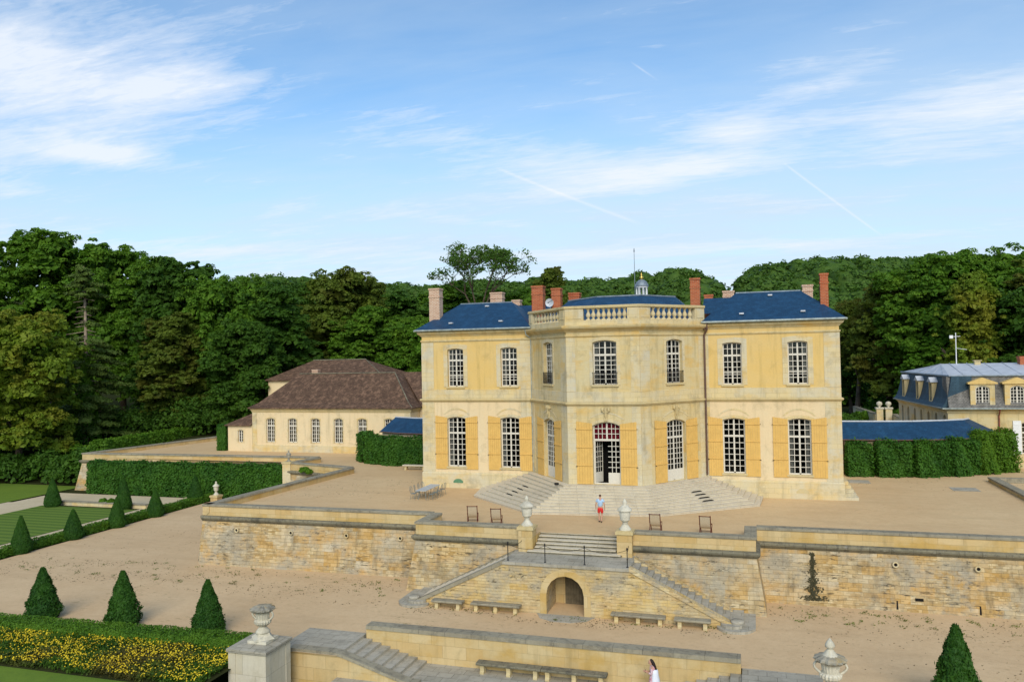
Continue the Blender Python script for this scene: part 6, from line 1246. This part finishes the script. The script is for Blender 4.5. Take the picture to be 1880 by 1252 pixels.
# climbing weed on the right wall
rng = np.random.default_rng(95); n = 900; z = rng.random(n)**1.3; wd = (.14+.75*(1-z)**1.6)*(.35+.65*(np.sin(z*34) > -.2)); P = np.c_[13.05+rng.normal(0, .38, n)*wd, -12.86-.50*(1-z)*.9-.03-.0*z, -3.3+z*2.55]; P[:, 1] = -12.45-.02-(.50*((-.62-P[:, 2])/3.03)).clip(0, .5)-.03
o = link('wall_creeper', fastmesh('wall_creeper', *leaves(P-np.array([13.05, -12.9, L]), np.tile([0, -1., .1], (n, 1)), .055, .4, .6), leafmat('withered_creeper', (.045, .045, .022), (.10, .085, .045), trans=.1))); o.location = (13.05, -12.9, L); tag(o, 'dark spindly creeper climbing the stained right retaining wall', 'plant')
# ================================================================ PEOPLE
def skin(name, V, Ed, Rd, mat, parent, root=0, sub=1):
    me = bpy.data.meshes.new(name); me.from_pydata(V, Ed, []); o = link(name, me, parent); me.materials.append(mat)
    md = o.modifiers.new('skin', 'SKIN'); md.use_smooth_shade = True
    if not me.skin_vertices: me.skin_vertices.new() if hasattr(me.skin_vertices, 'new') else None
    for i, r_ in enumerate(Rd): d = me.skin_vertices[0].data[i]; d.radius = (r_, r_) if not isinstance(r_, tuple) else r_; d.use_root = (i == root)
    s_ = o.modifiers.new('sub', 'SUBSURF'); s_.levels = sub; s_.render_levels = sub; return o
def body(parent, mat, J, hand_dir):
    """J: joint dict. One continuous body with five-fingered hands."""
    V, Rd, Ed = [], [], []
    def a(p, r_, par=None): V.append(tuple(p)); Rd.append(r_); (Ed.append((par, len(V)-1)) if par is not None else None); return len(V)-1
    pel = a(J['pelvis'], (.15, .11)); wa = a(J['waist'], (.125, .095), pel); ch = a(J['chest'], (.16, .11), wa); ne = a(J['neck'], .06, ch); nk = a(J['neck2'], .055, ne); hd = a(J['head'], (.075, .09), nk); tp2 = a(J['top'], (.07, .085), hd); a(J['crown'], .045, tp2)
    nose = J['face']; a(Vector(J['head'])+Vector(nose)*.105+Vector((0, 0, -.005)), .016, hd)
    for s_ in ('l', 'r'):
        sh = a(J['sh'+s_], .062, ch); el = a(J['el'+s_], .043, sh); wr_ = a(J['wr'+s_], .028, el); w0 = Vector(J['wr'+s_]); dr = (w0-Vector(J['el'+s_])).normalized(); hd_ = (dr+Vector(hand_dir)*.15).normalized(); pm_ = a(w0+hd_*.075, (.038, .02), wr_)
        sd2 = hd_.cross(Vector((1, 0, 0))).normalized()
        for q, ln in ((-.03, .062), (-.01, .074), (.011, .070), (.031, .054)):
            k_ = a(w0+hd_*.115+sd2*q, .009, pm_); k2 = a(w0+hd_*(.115+ln*.5)+sd2*q+Vector(hand_dir)*.012, .0085, k_); a(w0+hd_*(.115+ln)+sd2*q+Vector(hand_dir)*.03, .008, k2)
        th = a(w0+hd_*.055-sd2*.045, .010, pm_); a(w0+hd_*.095-sd2*.062, .009, th)
        hp = a(J['hp'+s_], .092, pel); kn = a(J['kn'+s_], .058, hp); an_ = a(J['an'+s_], .037, kn); a(J['to'+s_], .032, an_)
    return skin('body', V, Ed, Rd, mat, parent)
skinm = plainmat('skin', (.50, .27, .18), .6, .06, 8)
MAN = thing('person', 'man seen from behind in a pale blue T-shirt and red shorts, walking towards the steps', 'person', (.66, -10.55, 0))
J = dict(pelvis=(0, 0, .93), waist=(0, 0, 1.10), chest=(0, .01, 1.32), neck=(0, .01, 1.47), neck2=(0, .02, 1.53), head=(0, .05, 1.63), top=(0, .045, 1.70), crown=(0, .04, 1.755), face=(0, 1, 0),
    shl=(-.19, .01, 1.40), ell=(-.27, -.03, 1.13), wrl=(-.29, .06, .89), shr=(.19, .01, 1.40), elr=(.28, -.05, 1.13), wrr=(.27, .02, .88),
    hpl=(-.10, 0, .88), knl=(-.10, .10, .50), anl=(-.08, .02, .09), tol=(-.09, .17, .035), hpr=(.10, 0, .88), knr=(.10, .05, .49), anr=(.08, -.16, .12), tor=(.08, -.05, .04))
body(MAN, skinm, J, (0, .6, 0))
blue = plainmat('pale_blue_cotton', (.36, .50, .66), .9, .08, 12); red = plainmat('red_cotton', (.62, .035, .03), .9, .1, 12); hairb = plainmat('brown_hair', (.085, .04, .022), .8, .3, 30); blk = plainmat('black_leather', (.015, .015, .015), .5, .2, 20)
skin('t_shirt', [(0, 0, .93), (0, .0, 1.10), (0, .01, 1.32), (0, .01, 1.435), (-.19, .01, 1.40), (-.245, -.01, 1.24), (.19, .01, 1.40), (.25, -.015, 1.24)], [(0, 1), (1, 2), (2, 3), (2, 4), (4, 5), (2, 6), (6, 7)], [(.175, .13), (.16, .12), (.19, .135), (.085, .08), .082, .07, .082, .07], blue, MAN)
skin('shorts', [(0, 0, .96), (0, 0, .84), (-.10, .01, .80), (-.105, .07, .56), (.10, .01, .80), (.105, .035, .55)], [(0, 1), (1, 2), (2, 3), (1, 4), (4, 5)], [(.17, .125), (.165, .13), .11, .092, .11, .092], red, MAN)
skin('hair', [(0, .0, 1.60), (0, .015, 1.69), (0, .04, 1.745)], [(0, 1), (1, 2)], [(.07, .05), (.085, .085), (.07, .075)], hairb, MAN)
for s_, (an_, to) in (('l', (J['anl'], J['tol'])), ('r', (J['anr'], J['tor']))): skin('shoe', [(an_[0], an_[1]-.05, an_[2]-.045), (to[0], to[1]-.06, to[2]+.008), (to[0], to[1]+.05, to[2]+.005)], [(0, 1), (1, 2)], [(.045, .045), (.05, .04), (.038, .028)], blk, MAN)
WO = thing('person', 'person with long dark hair, pink floral dress and white wrap, looking down', 'person', (5.55, -24.4, -4.66), rz=math.radians(90))
J2 = dict(pelvis=(0, 0, .90), waist=(0, 0, 1.06), chest=(0, .03, 1.25), neck=(0, .04, 1.39), neck2=(0, .07, 1.44), head=(0, .12, 1.52), top=(0, .11, 1.60), crown=(0, .10, 1.655), face=(0, .85, -.5),
    shl=(-.17, .03, 1.33), ell=(-.20, .04, 1.06), wrl=(-.09, .26, 1.10), shr=(.17, .03, 1.33), elr=(.20, .02, 1.06), wrr=(.10, .25, 1.08),
    hpl=(-.09, 0, .85), knl=(-.09, .06, .47), anl=(-.08, .0, .08), tol=(-.08, .15, .03), hpr=(.09, 0, .85), knr=(.09, .0, .47), anr=(.08, -.08, .09), tor=(.08, .06, .03))
body(WO, skinm, J2, (0, .5, .2))
m, t_, b = newmat('pink_floral_fabric'); t_.links.new(mix(t_, noise(t_, 16, 4, .7).step(.47, .55), (.62, .42, .44), mix(t_, noise(t_, 9, 3).step(.45, .55), (.50, .10, .14), (.62, .50, .55))), b.inputs[0]); floral = m
whitef = plainmat('white_cotton', (.70, .72, .76), .9, .05, 10); hairk = plainmat('black_brown_hair', (.018, .011, .009), .55, .3, 30)
m_ = MB(); m_.lathe(0, 0, [(.30, .32), (.27, .55), (.22, .80), (.16, 1.0), (.15, 1.08), (.18, 1.25), (.17, 1.34), (.07, 1.41)], 20); m_.v = [Vector((v.x, v.y*.72+.02, v.z)) for v in m_.v]; m_.build('dress', floral, WO, world=False)
m_ = MB(); m_.lathe(0, 0, [(.33, .28), (.30, .55), (.25, .85), (.21, 1.02), (.20, 1.15), (.16, 1.22), (.10, 1.25)], 20); m_.v = [Vector((v.x, min(v.y*.85-.06, .03), v.z)) for v in m_.v]; m_.build('white_wrap', whitef, WO, world=False)
for sx_ in (-1, 1): skin('sleeve', [(sx_*.16, .03, 1.34), (sx_*.20, .04, 1.07), (sx_*.14, .18, 1.09)], [(0, 1), (1, 2)], [.075, .062, .05], floral, WO)
skin('hair', [(0, .14, 1.64), (0, .06, 1.62), (0, .0, 1.52), (0, -.07, 1.38), (0, -.12, 1.22), (0, -.17, 1.05), (0, -.19, .92)], [(i, i+1) for i in range(6)], [(.055, .05), (.09, .08), (.105, .085), (.11, .075), (.105, .065), (.07, .045), (.025, .02)], hairk, WO)
m_ = MB(); m_.box(-.04, .04, .33, .345, 1.04, 1.18); m_.build('phone', blk, WO, world=False)
